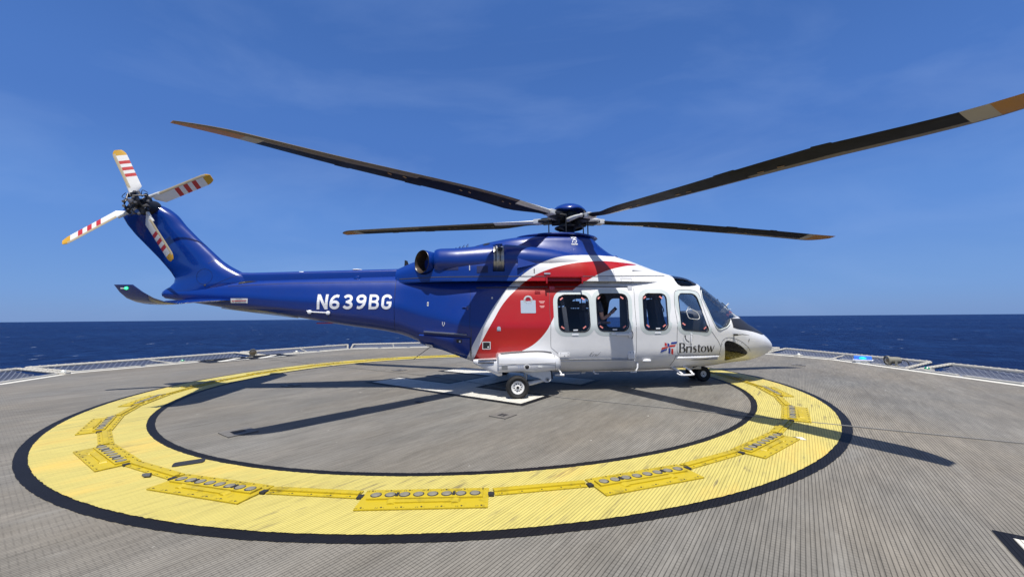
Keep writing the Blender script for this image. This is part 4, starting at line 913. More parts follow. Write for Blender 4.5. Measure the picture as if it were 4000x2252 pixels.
# ---- fin: horizontal slices, canted slightly
def fin():
    FR=[(1.86,-5.75),(2.2,-5.35),(2.36,-5.42),(2.44,-5.56),(2.56,-5.78),(2.68,-5.95),(2.9,-6.18),(3.14,-6.43),(3.40,-6.68),(3.60,-6.84),(3.68,-6.93),(3.76,-7.04),(3.82,-7.18),(3.85,-7.32),(3.865,-7.42)]
    BK=[(1.86,-6.75),(1.90,-7.0),(1.97,-7.09),(2.06,-7.05),(2.13,-6.93),(2.22,-6.85),(2.31,-6.84),(2.45,-6.93),(2.72,-7.16),(2.95,-7.38),(3.2,-7.62),(3.4,-7.78),(3.57,-7.88),(3.70,-7.88),(3.80,-7.80),(3.85,-7.66),(3.865,-7.55)]
    TH=[(1.86,.12),(2.0,.19),(2.2,.23),(2.4,.20),(2.7,.165),(3.1,.15),(3.4,.17),(3.6,.21),(3.75,.21),(3.82,.15),(3.865,.03)]
    def ip(T_,z):
        for i in range(len(T_)-1):
            if T_[i][0]<=z<=T_[i+1][0]:
                t=(z-T_[i][0])/(T_[i+1][0]-T_[i][0]); return T_[i][1]*(1-t)+T_[i+1][1]*t
        return T_[-1][1]
    zs=sorted(set([round(1.86+.045*i,3) for i in range(45)]+[3.84,3.855,3.865])); zs=[z for z in zs if z<=3.865]
    v=[];f=[];n=28
    for z in zs:
        a,b,th=ip(FR,z),ip(BK,z),ip(TH,z)
        for k in range(n):
            an=2*math.pi*k/n; u=.5+.5*math.cos(an)          # 1 front 0 back
            x=b+(a-b)*u; yy=th*math.copysign(abs(math.sin(an))**.9,math.sin(an))*(.55+.6*u if u<.75 else 1.0)
            v.append((x,yy,z))
    for i in range(len(zs)-1):
        for k in range(n): f.append((i*n+k,i*n+(k+1)%n,(i+1)*n+(k+1)%n,(i+1)*n+k))
    f.append(tuple(range(n))); f.append(tuple((len(zs)-1)*n+k for k in range(n))[::-1])
    return mobj('tail_fin',v,f,M_blue,H,angle=45),v,f
FIN,fv,ff_=fin(); BF=BVHTree.FromPolygons([Vector(q) for q in fv],ff_)
ribbon('panel_seam',[(-6.02,2.70),(-6.13,2.60)],.008,M_lineb,.003,bv=BF)
ribbon('panel_seam',[(-5.55,2.38),(-6.2,2.05),(-6.75,2.0)],.006,M_lineb,.003,bv=BF)
ribbon('panel_seam',[(-6.30,2.33+.12*math.sin(0))]+[(-6.18+.16*math.cos(R(a)),2.33+.16*math.sin(R(a))) for a in range(180,-181,-30)],.005,M_lineb,.003,bv=BF)
disc_=MB(); disc_.lathe([(.02,0),(.0005,-.002)],prj(-6.15,2.16,-1,.004,BF),'y',n=12); disc_.build('inspection_hole',M_line,H)
# stabiliser with upturned tips
def stab(side):
    # sections along span: y, xLE, xTE, z, thickness, cant
    S_=[(.12,-5.62,-6.62,1.86,.085,0),(.6,-5.61,-6.45,1.83,.075,0),(1.2,-5.60,-6.28,1.785,.065,0),(1.70,-5.60,-6.14,1.735,.055,.15),(1.86,-5.70,-6.13,1.755,.05,.5),(1.97,-5.79,-6.18,1.81,.045,.8),(2.05,-5.89,-6.22,1.90,.038,1.1),(2.10,-6.00,-6.265,2.01,.03,1.25)]
    v=[];f=[];n=14
    for (y,xl,xt,z,th,ct) in S_:
        for k in range(n):
            an=2*math.pi*k/n; u=.5+.5*math.cos(an); x=xt+(xl-xt)*u; h=th*.5*math.sin(an)*(.35+.65*u**.5 if u>0 else .35)
            v.append((x,side*(y-h*math.sin(ct)),z+h*math.cos(ct)))
    for i in range(len(S_)-1):
        for k in range(n): f.append((i*n+k,i*n+(k+1)%n,(i+1)*n+(k+1)%n,(i+1)*n+k))
    f.append(tuple(range(n))); f.append(tuple((len(S_)-1)*n+k for k in range(n)))
    st=mobj('stabiliser',v,f,M_blue,H,angle=40); return st
st=stab(-1); stab(1)
mgn=bpy.data.materials.new('lit_green_lens'); mgn.use_nodes=True; bb=mgn.node_tree.nodes['Principled BSDF']; bb.inputs['Base Color'].default_value=(.02,.5,.15,1); bb.inputs['Emission Color'].default_value=(.05,1,.3,1); bb.inputs['Emission Strength'].default_value=2.0
s=MB(); s.lathe([(.022,.0),(.020,-.015),(.010,-.022),(.0005,-.024)],(-6.09,-2.095,1.955),'y',n=14); s.build('navigation_light',mgn,st)
s=MB(); s.box((-6.15,-2.09,1.953),(.05,.015,.018),bev=.004); s.build('light_fairing',M_gwh,st)

# ---------------------------------------------------------------- engine nacelles, exhausts, intakes
def pod(prof,side,name,n=28,capa=True,capb=True,mat=None):
    """prof: (x, y, z, ry, rz)"""
    v=[];f=[]
    for x,y,z,ry,rz in prof:
        for k in range(n):
            a=2*math.pi*k/n; v.append((x,side*(y)+ry*math.cos(a),z+rz*math.sin(a)))
    for i in range(len(prof)-1):
        for k in range(n): f.append((i*n+k,i*n+(k+1)%n,(i+1)*n+(k+1)%n,(i+1)*n+k))
    if capa: f.append(tuple(range(n)))
    if capb: f.append(tuple((len(prof)-1)*n+k for k in range(n)))
    return mobj(name,v,f,mat or M_liv,H,angle=50)
for side in (-1,1):
    pod([(-1.56,.66,2.60,.20,.225),(-1.52,.665,2.60,.225,.245),(-1.45,.67,2.60,.25,.26),(-1.1,.66,2.60,.275,.275),(-.75,.65,2.62,.30,.295),(-.42,.64,2.64,.315,.31),(-.385,.64,2.64,.31,.305)],side,'engine_nacelle',capa=False)
    pod([(-.175,.64,2.65,.31,.30),(-.13,.64,2.65,.325,.315),(.3,.62,2.64,.34,.30),(.8,.58,2.62,.36,.27),(1.3,.52,2.58,.37,.23),(1.75,.46,2.52,.33,.19),(2.15,.40,2.46,.26,.13),(2.45,.36,2.42,.15,.06)],side,'intake_fairing')
    # engine seen through the gap between the cowls
    s=MB(); c=(-.28,side*.64,2.64)
    s.lathe([(.25,-.14),(.275,-.12),(.275,-.05),(.298,-.045),(.298,-.02),(.27,-.015),(.265,.06),(.285,.065),(.285,.12),(.25,.14)],(c[0],c[1],c[2]),'x',n=28)
    eng=s.build('engine',principled('engine_casing',(.50,.49,.46),.35,metal=.55,noise=.4,nscale=18) if side<0 else bpy.data.materials['engine_casing'],H)
    s=MB()
    for k in range(2): s.tube(smoothline([(-.34+.09*k,side*.64+side*.30*math.cos(a_),2.64+.30*math.sin(a_)) for a_ in (-.2,.3,.8,1.3)],3),.008,n=5)
    s.box((-.25,side*(.64+.20),2.84),(.10,.06,.07),bev=.01); s.build('engine_pipework',M_dark,eng)
    # exhaust: short flared duct turned outwards and back
    v=[];f=[];n=32; D0=Vector((-.72,side*.69,.03)).normalized(); S0=D0.cross(Vector((0,0,1))).normalized(); U0=S0.cross(D0)
    Cc=Vector((-1.80,side*.735,2.585))
    def ringset(L_):
        v=[];f=[]
        for dd,r_ in L_:
            for k in range(n):
                a=2*math.pi*k/n; v.append(Cc+D0*dd+S0*r_*.93*math.cos(a)+U0*r_*.95*math.sin(a))
        for i in range(len(L_)-1):
            for k in range(n): f.append((i*n+k,i*n+(k+1)%n,(i+1)*n+(k+1)%n,(i+1)*n+k))
        return v,f
    v,f=ringset(((-.36,.232),(-.18,.240),(-.03,.247),(.012,.249))); sh_=mobj('exhaust_shroud',v,f,M_liv,H,angle=50)
    v,f=ringset(((.012,.249),(.022,.243),(.010,.234))); mobj('lip',v,f,M_seal,sh_,angle=50)
    v,f=ringset(((.010,.234),(-.02,.222),(-.10,.205),(-.20,.190))); ex=mobj('exhaust',v,f,M_exh,H,angle=50)
    v,f=ringset(((-.20,.205),(-.201,.10),(-.202,.001))); mobj('exhaust_throat',v,f,M_line,ex,angle=50)
    s=MB(); s.tube([(-.42,side*.64,2.64),(-.15,side*.64,2.64)],.20,n=16); s.build('engine_core',M_dark,H)
# louvres on the spine between the engines, oil cooler vents
s=MB()
for k in range(5): s.box((-1.25+.085*k,-.16,2.905+.027*k),(.07,.30,.008),rot=Matrix.Rotation(-.85,3,'Y'))
s.build('louvre',M_blue,H)
for a,b in ((-.72,2.955),(-.50,3.03)):
    fill('cooling_vent',[(a+.075*math.cos(t_*math.pi/6),b+.032*math.sin(t_*math.pi/6)+.045*math.cos(t_*math.pi/6)*.4) for t_ in range(12)],M_dark,.006,cuts=1)
# gap shadow and small grilles beside the engine bay, painted as dark blue patches
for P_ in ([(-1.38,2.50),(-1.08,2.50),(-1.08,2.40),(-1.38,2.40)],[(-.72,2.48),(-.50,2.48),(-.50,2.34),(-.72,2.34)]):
    fill('cowl_grille_shade',P_,principled('dark_blue_grille_shade',(.004,.010,.07),.5) if 'dark_blue_grille_shade' not in bpy.data.materials else bpy.data.materials['dark_blue_grille_shade'],.006)
s=MB(); s.box(prj(-.86,2.44,-1,.01),(.018,.014,.10)); s.build('drain_slot',M_gwh,H)
# triangular scoops
def scoop(poly,d,mat,name):
    s=MB(); base=[prj(a,b,-1,.0) for a,b in poly]; top=[prj(a,b,-1,d if i in (0,len(poly)-1) else .004) for i,(a,b) in enumerate(poly)]
    n=len(poly); s.add(base+top,[tuple(range(n))[::-1],tuple(range(n,2*n))]+[(i,(i+1)%n,n+(i+1)%n,n+i) for i in range(n)]); return s.build(name,mat,H,angle=30)
scoop([(.10,2.60),(.50,2.53),(.08,2.42)],.07,M_liv,'intake_scoop')
scoop([(2.55,2.50),(2.82,2.425),(2.53,2.415)],.03,M_white,'roof_scoop')
# deck plate round the mast
s=MB(); v=[];f=[];n=36
pl=[]
for k in range(n):
    a=2*math.pi*k/n; x=1.25+.80*math.cos(a)*(1.0 if math.cos(a)>0 else 1.35); y=.50*math.sin(a); pl.append((x,y))
for z,e in ((3.235,.96),(3.255,1.0),(3.275,.985),(3.29,.9)):
    for x,y in pl: v.append((1.25+(x-1.25)*e,y*e,z-.035*max(0,(x-1.55)/.5)-.03*max(0,(.8-x)/.7)))
for i in range(3):
    for k in range(n): f.append((i*n+k,i*n+(k+1)%n,(i+1)*n+(k+1)%n,(i+1)*n+k))
f+= [tuple(range(n)),tuple(3*n+k for k in range(n))]
mobj('mast_deck',v,f,M_blue,H,angle=30)
s=MB(); s.lathe([(.05,0),(.06,.03),(.03,.06),(.0005,.065)],(2.40,-.2,2.76),n=14); s.build('beacon',M_blue,H)

# ---------------------------------------------------------------- main rotor
HX,HZ=1.40,3.70
rot=empty('rotor_hub',(HX,0,0)); rot.parent=H
s=MB(); s.lathe([(.24,3.25),(.20,3.30),(.13,3.36),(.12,3.44),(.17,3.47),(.22,3.50),(.22,3.55),(.15,3.58),(.16,3.66),(.20,3.70),(.20,3.82),(.13,3.86)],(0,0,0),n=28); s.build('mast',M_dark,rot)
s=MB(); v=[];f=[];n=60
prof=[(0.0005,4.035),(.10,4.03),(.20,4.005),(.30,3.96),(.37,3.905),(.405,3.86)]
for i,(r,z) in enumerate(prof):
    for k in range(n):
        a=2*math.pi*k/n; lob=.5+.5*math.cos(5*(a-R(8+36)+HYAW*-1*-1)); e=1.0; zz=z
        if i>=4: zz=z-(.035*lob if i==5 else .015*lob)
        v.append((r*math.cos(a),r*math.sin(a),zz))
for i in range(len(prof)-1):
    for k in range(n): f.append((i*n+k,i*n+(k+1)%n,(i+1)*n+(k+1)%n,(i+1)*n+k))
s.add(v,f); o_=s.build('hub_cap',M_blue,rot); md=o_.modifiers.new('t','SOLIDIFY'); md.thickness=.01
# azimuths in the world turned into the heli frame; z of the blade axis at radii
PITCH_={'RN':[(1,3),(2,0),(3,-2),(5,-5),(6.2,1),(7,3)],'LN':[(1,14),(2,10),(3.4,3),(5.2,-5),(6.3,-11),(7,-12)],'LF':[(1,10),(4,5),(7,3)],'RF':[(1,4),(2.5,-5),(7,-7)],'B5':[(1,8),(7,0)]}
def pit(key,r):
    T_=PITCH_[key]
    for a,b in zip(T_,T_[1:]):
        if r<=b[0]: return R(a[1]+(b[1]-a[1])*max(0,(r-a[0])/(b[0]-a[0])))
    return R(T_[-1][1])
RSC={'LN':1.006}
AZ={'RN':-61.5,'LN':-131.5,'LF':158,'RF':10.5,'B5':84}
ZR={'RN':[(.9,3.60),(1.3,3.54),(2.9,3.44),(4.9,3.34),(6.12,3.245),(6.9,3.24)],
    'LN':[(.9,3.70),(2.9,3.66),(5.3,3.51),(6.44,3.455),(7.05,3.42)],
    'LF':[(.9,3.69),(2.36,3.77),(4.8,3.90),(6.9,4.0)],
    'RF':[(.9,3.64),(2.68,3.585),(4.87,3.50),(6.9,3.395)],
    'B5':[(.9,3.66),(3.0,3.66),(6.9,3.72)]}
M_bl=principled('black_blade_skin',(.0045,.0045,.005),.55,spec=.15,noise=.3,nscale=5)
M_le=principled('worn_leading_edge',(.16,.135,.10),.5,metal=.2,noise=.25,nscale=6)
M_tipo=principled('ochre_blade_tip',(.36,.165,.015),.5,noise=.2,nscale=8)
M_tipw=principled('off_white_blade_band',(.34,.31,.25),.5,noise=.15,nscale=8)
M_root=principled('cream_blade_root',(.66,.65,.59),.45,noise=.1,nscale=8)
def blade(key):
    az=R(AZ[key])-HYAW; ca,sa=math.cos(az),math.sin(az); T_=ZR[key]
    def zat(r):
        for i in range(len(T_)-1):
            if r<=T_[i+1][0] or i==len(T_)-2:
                p0=T_[max(i-1,0)][1]; 
                t=(r-T_[i][0])/(T_[i+1][0]-T_[i][0]); m0=(T_[i+1][1]-T_[max(i-1,0)][1])/(T_[i+1][0]-T_[max(i-1,0)][0]); j=min(i+2,len(T_)-1); m1=(T_[j][1]-T_[i][1])/(T_[j][0]-T_[i][0]); h=T_[i+1][0]-T_[i][0]
                t=max(-.2,min(1.02,t)); return (2*t**3-3*t*t+1)*T_[i][1]+(t**3-2*t*t+t)*h*m0+(-2*t**3+3*t*t)*T_[i+1][1]+(t**3-t*t)*h*m1
    e=empty('rotor_blade',(0,0,0)); e.parent=H
    rs=[.80,.95,1.15,1.35,1.6,1.85,2.2,2.6,3.0,3.4,3.8,3.81,4.1,4.11,4.5,5.0,5.01,5.2,5.21,5.5,5.8,6.0,6.15,6.151,6.32,6.33,6.45,6.55,6.65,6.75,6.83,6.88,6.90]
    v=[];f=[];mi=[];n=16
    def sec(r):
        # chord, LE offset (towards +, leading side), thickness, pitch
        if r<1.9: t=max(0,(r-.8)/1.1); c=.21+.23*t*t*(3-2*t); th=.12-.075*t; le=.085+.035*t; pt=pit(key,r)
        else: c=.44; th=.045; le=.12; pt=pit(key,r)
        if 3.81<=r<=4.1: c+=.025
        if 5.01<=r<=5.2: c+=.025
        if r>6.33: u=(r-6.33)/.57; le-=.26*u**2.2; c-=.24*u**2.2
        return max(c,.05),le,th*(1 if r<6.3 else max(.35,1-(r-6.3)/.9)),pt
    for r in rs:
        c,le,th,pt=sec(r); r=.8+(r-.8)*RSC.get(key,1)*1.0; z0=zat(r)
        for k in range(n):
            a=2*math.pi*k/n; u=.5-.5*math.cos(a)   # 0 LE .. 1 TE
            h=th*.5*math.copysign(1,math.sin(a))*(2.2*math.sqrt(max(u,0))*(1-u)**.9)*.9 if 0<k<n and k!=n//2 else 0
            q=le-u*c; yy=q*math.cos(pt)-h*math.sin(pt); zz=q*math.sin(pt)+h*math.cos(pt)
            v.append((HX+r*ca-yy*sa,r*sa+yy*ca,z0+zz))
    for i in range(len(rs)-1):
        rm=(rs[i]+rs[i+1])/2
        for k in range(n):
            f.append((i*n+k,i*n+(k+1)%n,(i+1)*n+(k+1)%n,(i+1)*n+k)); km=(k+.5)/n*2*math.pi; u=.5-.5*math.cos(km)
            if rm>6.325: m_=1 if u<.13 else 2
            elif rm>6.15: m_=1 if u<.13 else 3
            elif rm<1.75 and (u<.45 and k>=0 and math.sin(km)>0 or u<.25): m_=4
            elif u<(.30 if 4.1<rm<6.2 else .15): m_=1
            else: m_=0
            mi.append(m_)
    f.append(tuple(range(n))); f.append(tuple((len(rs)-1)*n+k for k in range(n))); mi+=[4,2]
    me=bpy.data.meshes.new('blade'); me.from_pydata(v,[],f)
    for m_ in (M_bl,M_le,M_tipo,M_tipw,M_root): me.materials.append(m_)
    for p,i in zip(me.polygons,mi): p.material_index=i
    bm=bmesh.new(); bm.from_mesh(me); bmesh.ops.recalc_face_normals(bm,faces=bm.faces[:]); bm.to_mesh(me); bm.free(); finish(me,True,40)
    o=link(bpy.data.objects.new('blade_skin',me),e)
    # balance tabs under the skin
    s=MB()
    for r in (1.95,2.15,3.0,3.2,4.3,4.55):
        c,le,th,pt=sec(r); q=le-.42*c; yy=q*math.cos(pt); zz=q*math.sin(pt)-th*.52; s.box((HX+r*ca-yy*sa,r*sa+yy*ca,zat(r)+zz),(.075,.02,.006),rot=Matrix.Rotation(az+.35,3,'Z'))
    s.build('balance_tab',principled('brass_tab',(.35,.22,.10),.5) if 'brass_tab' not in bpy.data.materials else bpy.data.materials['brass_tab'],e,smooth=False)
    # grip: pale clamp plates, dark yoke, damper, pitch link
    z0=zat(.9); g=Matrix.Rotation(az,3,'Z')
    def L_(a,b,c): return Vector((HX+a*ca-b*sa,a*sa+b*ca,z0+c))
    s=MB(); s.box(L_(.74,.0,.005),(.17,.23,.105),rot=g,bev=.02); s.build('blade_clamp',M_gwh,e)
    s=MB(); s.tube([L_(.70,.10,.0),L_(.50,.10,.0),L_(.34,.05,.01)],[.035,.04,.05],n=10); s.tube([L_(.70,-.10,.0),L_(.50,-.10,.0),L_(.34,-.05,.01)],[.035,.04,.05],n=10); s.tube([L_(.36,0,.04),L_(.15,0,.06)],[.075,.10],n=12); s.tube([L_(.40,0,-.07),L_(.10,0,-.06)],[.05,.07],n=10)
    s.box(L_(.50,0,.055),(.26,.20,.02),rot=g,bev=.005); s.box(L_(.50,0,-.055),(.26,.20,.02),rot=g,bev=.005); s.build('yoke_arm',M_dark,e)
    s=MB(); s.tube([L_(.62,-.16,.02),L_(.50,-.20,.01),L_(.34,-.21,.0)],[.03,.042,.048],n=12); s.tube([L_(.34,-.21,.0),L_(.22,-.20,.0)],[.05,.05],n=12); s.tube([L_(.66,-.13,.02),L_(.62,-.16,.02)],[.04,.04],n=8); s.build('lag_damper',M_gwh,e)
    s=MB(); p0=L_(.42,.20,-.03); s.tube([L_(.55,.10,-.02),p0],[.03,.025],n=8); s.tube([p0,(p0.x,p0.y,3.27)],[.014,.014],n=8); s.lathe([(.0005,-.028),(.022,-.02),(.026,0),(.022,.02),(.0005,.028)],p0,n=10); s.build('pitch_link',M_dark,e)
    return e
for k in AZ: blade(k)
s=MB()
for i in range(14):
    a=i*2.4; r=.16+.1*random.random(); s.box((HX+r*math.cos(a),r*math.sin(a),3.50+.2*random.random()),(.09,.05,.05),rot=Matrix.Rotation(a,3,'Z'),bev=.008)
for i in range(5):
    a=R(AZ['RF']+72*i+36)-HYAW; s.tube([(HX+.12*math.cos(a),.12*math.sin(a),3.78),(HX+.30*math.cos(a),.30*math.sin(a),3.70),(HX+.34*math.cos(a+.4),.34*math.sin(a+.4),3.62)],.022,n=6)
s.lathe([(.30,3.455),(.33,3.47),(.33,3.49),(.20,3.50)],(HX,0,0),n=28)
s.build('swashplate',M_dark,H)
# ---------------------------------------------------------------- tail rotor on the right of the fin
TX,TY,TZ=-7.25,-.44,3.72
tips=[(-7.73,4.75),(-5.98,4.33),(-6.56,2.65),(-8.50,2.90)]
M_twh=principled('tail_blade_white',(.74,.73,.70),.4,noise=.12,nscale=8); M_tred=principled('tail_blade_red',(.50,.03,.03),.4,noise=.1); M_ttan=principled('tan_edge_strip',(.50,.42,.27),.45,noise=.2,nscale=14); M_torg=principled('tail_blade_ochre',(.62,.34,.02),.45,noise=.2,nscale=10)
for ti,(tx,tz) in enumerate(tips):
    d=Vector((tx-TX,0,tz-TZ)); Lr=d.length; d.normalize(); c_=Vector((-d.z,0,d.x)) # leading direction
    fr=[.20,.235,.27,.30,.36,.42,.50,.56,.62,.68,.74,.80,.84,.90,.94,.97,.99,1.0]; v=[];f=[];mi=[];n=12
    cols=[0]*len(fr)
    for q in fr:
        r=q*Lr; ch=.19; le=.05; th=.026
        if q<.30: ch=.08+(q-.20)/.10*.11; le=.05; th=.05-.02*(q-.2)/.1
        if q>.90: u=(q-.90)/.10; ch=.19-.09*u*u; le=.05-.05*u*u
        for k in range(n):
            a=2*math.pi*k/n; u=.5-.5*math.cos(a); h=th*.5*math.sin(a)*(1.3-.9*u); pos=Vector((TX,TY,TZ))+d*r+c_*(le-u*ch)+Vector((0,-.10*(.4-u)*ch/.2-.02*q+h,0)); v.append(pos)
    for i in range(len(fr)-1):
        m_=(fr[i]+fr[i+1])/2; base=1 if (.50<m_<.56 or .62<m_<.68 or .74<m_<.80) else 0
        if m_>.90: base=3
        for k in range(n):
            f.append((i*n+k,i*n+(k+1)%n,(i+1)*n+(k+1)%n,(i+1)*n+k)); u=.5-.5*math.cos((k+.5)/n*2*math.pi); mi.append(2 if (u<.22 and m_<.93 and m_>.3) else base)
    f+=[tuple(range(n)),tuple((len(fr)-1)*n+k for k in range(n))]; mi+=[0,3]
    me=bpy.data.meshes.new('tail_rotor_blade'); me.from_pydata([tuple(q) for q in v],[],f)
    for m_ in (M_twh,M_tred,M_ttan,M_torg): me.materials.append(m_)
    for p,i in zip(me.polygons,mi): p.material_index=i
    bm=bmesh.new(); bm.from_mesh(me); bmesh.ops.recalc_face_normals(bm,faces=bm.faces[:]); bm.to_mesh(me); bm.free(); finish(me,True,40)
    o=link(bpy.data.objects.new('tail_rotor_blade',me),H)
    s=MB(); C0=Vector((TX,TY,TZ)); s.tube([C0+d*.08+c_*.03+Vector((0,-.02,0)),C0+d*.24+c_*.045+Vector((0,-.02,0)),C0+d*.44+c_*.045+Vector((0,-.02,0))],[.036,.033,.024],n=10); s.build('blade_shank',M_gwh,o)
s=MB(); C0=Vector((TX,TY,TZ)); s.tube([(TX,-.10,TZ),(TX,-.40,TZ)],[.16,.12],n=20); s.tube([(TX,-.36,TZ),(TX,-.58,TZ)],[.10,.085],n=16); s.build('tail_gearbox',M_dark,H)
s=MB(); random.seed(11)
for ti,(tx,tz) in enumerate(tips):
    d=Vector((tx-TX,0,tz-TZ)).normalized(); c_=Vector((-d.z,0,d.x)); an=math.atan2(d.z,d.x); rm=Matrix.Rotation(-an,3,'Y')
    s.box(C0+d*.14+Vector((0,-.03,0)),(.20,.07,.09),rot=rm,bev=.015); s.box(C0+d*.20+c_*.085+Vector((0,-.05,0)),(.06,.05,.05),rot=rm,bev=.01)
    s.tube([C0+d*.20-c_*.10+Vector((0,-.06,0)),C0+d*.05-c_*.17+Vector((0,-.12,0))],.013,n=6); s.tube([C0+d*.23+c_*.06+Vector((0,-.08,0)),C0+d*.05+c_*.10+Vector((0,-.17,0))],.012,n=6)
    s.tube(smoothline([C0+d*.12+c_*.10+Vector((0,-.05,0)),C0+d*.20+c_*.18+Vector((0,-.09,0)),C0+d*.26+c_*.10+Vector((0,-.07,0))],3),.006,n=5)
s.build('tail_hub_yoke',M_dark,H)
s=MB()
for ti,(tx,tz) in enumerate(tips):
    d=Vector((tx-TX,0,tz-TZ)).normalized(); c_=Vector((-d.z,0,d.x))
    p=C0+d*.13-c_*.13+Vector((0,-.10,0)); s.tube([p-d*.04,p+d*.05],[.022,.026],n=10); p=C0+d*.06+c_*.05+Vector((0,-.20,0)); s.lathe([(.025,.01),(.02,-.012),(.0005,-.016)],p,'y',n=10)
    s.lathe([(.0005,-.03),(.026,-.018),(.03,0),(.026,.018),(.0005,.03)],C0+d*.21-c_*.06+Vector((0,-.08,0)),n=10)
s.lathe([(.05,.02),(.045,-.02),(.0005,-.03)],C0+Vector((0,-.20,0)),'y',n=14)
s.build('tail_hub_fittings',principled('worn_hub_steel',(.22,.21,.20),.4,metal=.6,noise=.5,nscale=30),H)
# ---------------------------------------------------------------- sponsons and landing gear
def sponson(side):
    def sec(x,y0,y1,zb,zt,r):  # rounded box section
        P=[(y1,zb),(y1,zt),(y0,zt),(y0,zb)]; return roundpoly(P,r,4)
    secs=[(-.36,(1.0,1.50,.485,.76,.09)),(-.335,(1.0,1.545,.465,.795,.10)),(-.05,(1.0,1.575,.46,.815,.13)),(.3,(1.0,1.58,.46,.825,.14)),(.55,(1.0,1.565,.465,.805,.15)),(.70,(1.0,1.53,.47,.77,.16)),(.78,(1.0,1.47,.465,.735,.16)),(.84,(1.0,1.37,.46,.69,.14)),(.87,(1.0,1.26,.475,.65,.10)),(.88,(1.0,1.15,.50,.61,.06))]
    v=[];f=[];n=None
    for x,a in secs:
        pl=sec(x,*a); n=len(pl)
        for y,z in pl: v.append((x,side*y,z))
    for i in range(len(secs)-1):
        for k in range(n): f.append((i*n+k,i*n+(k+1)%n,(i+1)*n+(k+1)%n,(i+1)*n+k))
    f+=[tuple(range(n)),tuple((len(secs)-1)*n+k for k in range(n))]
    sp=mobj('sponson',v,f,M_white,H,angle=35)
    # tail cone behind it
    secs=[(-.79,(.95,1.12,.60,.665,.03)),(-.70,(.95,1.18,.555,.675,.05)),(-.50,(.95,1.33,.46,.685,.09)),(-.34,(.95,1.44,.385,.70,.10)),(-.27,(.95,1.44,.385,.68,.10))]; v=[];f=[]
    for x,a in secs:
        pl=sec(x,*a)
        for y,z in pl: v.append((x,side*y,z))
    for i in range(len(secs)-1):
        for k in range(n): f.append((i*n+k,i*n+(k+1)%n,(i+1)*n+(k+1)%n,(i+1)*n+k))
    f+=[tuple(range(n)),tuple((len(secs)-1)*n+k for k in range(n))]
    mobj('tail_cone',v,f,M_white,sp,angle=35)
    s=MB(); y_=1.578*side
    s.tube([(-.34,side*1.556,.622),(.0,side*1.586,.625),(.3,side*1.586,.625),(.55,side*1.572,.625),(.70,side*1.540,.622)],.004,n=5)
    s.tube(smoothline([(-.30,side*1.49,.802),(0,side*1.50,.822),(.3,side*1.50,.834),(.5,side*1.47,.822),(.66,side*1.42,.795)],4),.009,n=5)
    s.tube(smoothline([(-.31,side*1.44,.815),(0,side*1.44,.833),(.3,side*1.44,.840),(.5,side*1.41,.832),(.66,side*1.36,.805)],4),.007,n=5)
    s.tube([(-.70,side*1.19,.665),(-.37,side*1.40,.690)],.010,n=5); s.tube([(-.70,side*1.21,.62),(-.42,side*1.39,.640)],.014,n=5)
    s.tube([(.705,side*1.535,.48),(.705,side*1.537,.60),(.70,side*1.49,.745),(.70,side*1.40,.78)],.003,n=5)
    s.build('sponson_seam',M_line,sp)
    s=MB(); s.lathe([(.052,.01),(.052,-.008),(.040,-.010)],(.168,side*1.583,.569),'y',n=20); s.build('lamp_bezel',M_white,sp)
    s=MB(); s.lathe([(.038,.0),(.034,-.018),(.02,-.03),(.0005,-.034)] if side<0 else [(.038,.0),(.034,.018),(.0005,.034)],(.168,side*1.583,.569),'y',n=18); s.build('side_lamp',M_dark,sp)
    s=MB(); s.box((-.235,side*1.567,.562),(.105,.012,.075)); s.build('mesh_plate',M_metal,sp,smooth=False)
    s=MB(); s.box((.41,side*1.579,.565),(.08,.012,.022),bev=.003); s.build('catch',M_gwh,sp,smooth=False)
    s=MB()
    for k in range(9): s.box((.0+.035*(k%3)+.02,side*1.5815,.545+.022*(k//3)),(.018,.004,.008),rot=Matrix.Rotation(.4*(k%4-1.5),3,'Y'))
    s.build('placard_marks',principled('faded_blue_marking',(.35,.40,.55),.5),sp,smooth=False) if side<0 else s.build('placard_marks',bpy.data.materials['faded_blue_marking'],sp,smooth=False)
    # gear: bracket, trailing arm, wheel
    s=MB(); br=roundpoly([(.08,.47),(.63,.47),(.635,.30),(.575,.262),(.50,.275),(.42,.345),(.30,.375)],.03,3); s.prism(br,side*1.30,side*1.33); s.prism(br,side*1.42,side*1.45) ; s.build('gear_bracket',M_gwh,H,angle=30)
    s=MB(); s.lathe([(.030,-.09),(.030,.09)],(.565,side*1.375,.318),'y',n=16); s.lathe([(.016,-.10),(.0005,-.102)],(.565,side*1.375,.318),'y',n=12); s.box((.36,side*1.375,.40),(.20,.08,.06),bev=.01); s.tube([(.66,side*1.30,.47),(.685,side*1.30,.36),(.685,side*1.30,.30)],.014,n=6); s.build('gear_pivot',M_dark,H)
    s=MB(); s.tube([(.565,side*1.375,.315),(.30,side*1.39,.255),(.02,side*1.41,.215)],[.038,.044,.040],n=10,flat=.9); s.build('trailing_arm',M_gwh,H)
    s=MB(); s.tube([(.18,side*1.36,.46),(.16,side*1.38,.27)],[.035,.03],n=10); s.tube([(.17,side*1.37,.36),(.16,side*1.38,.25)],[.022,.022],n=10); s.build('shock_strut',M_metal,H)
    wheel('main_wheel',(0,side*1.52,0),.208,.165,side,.118)
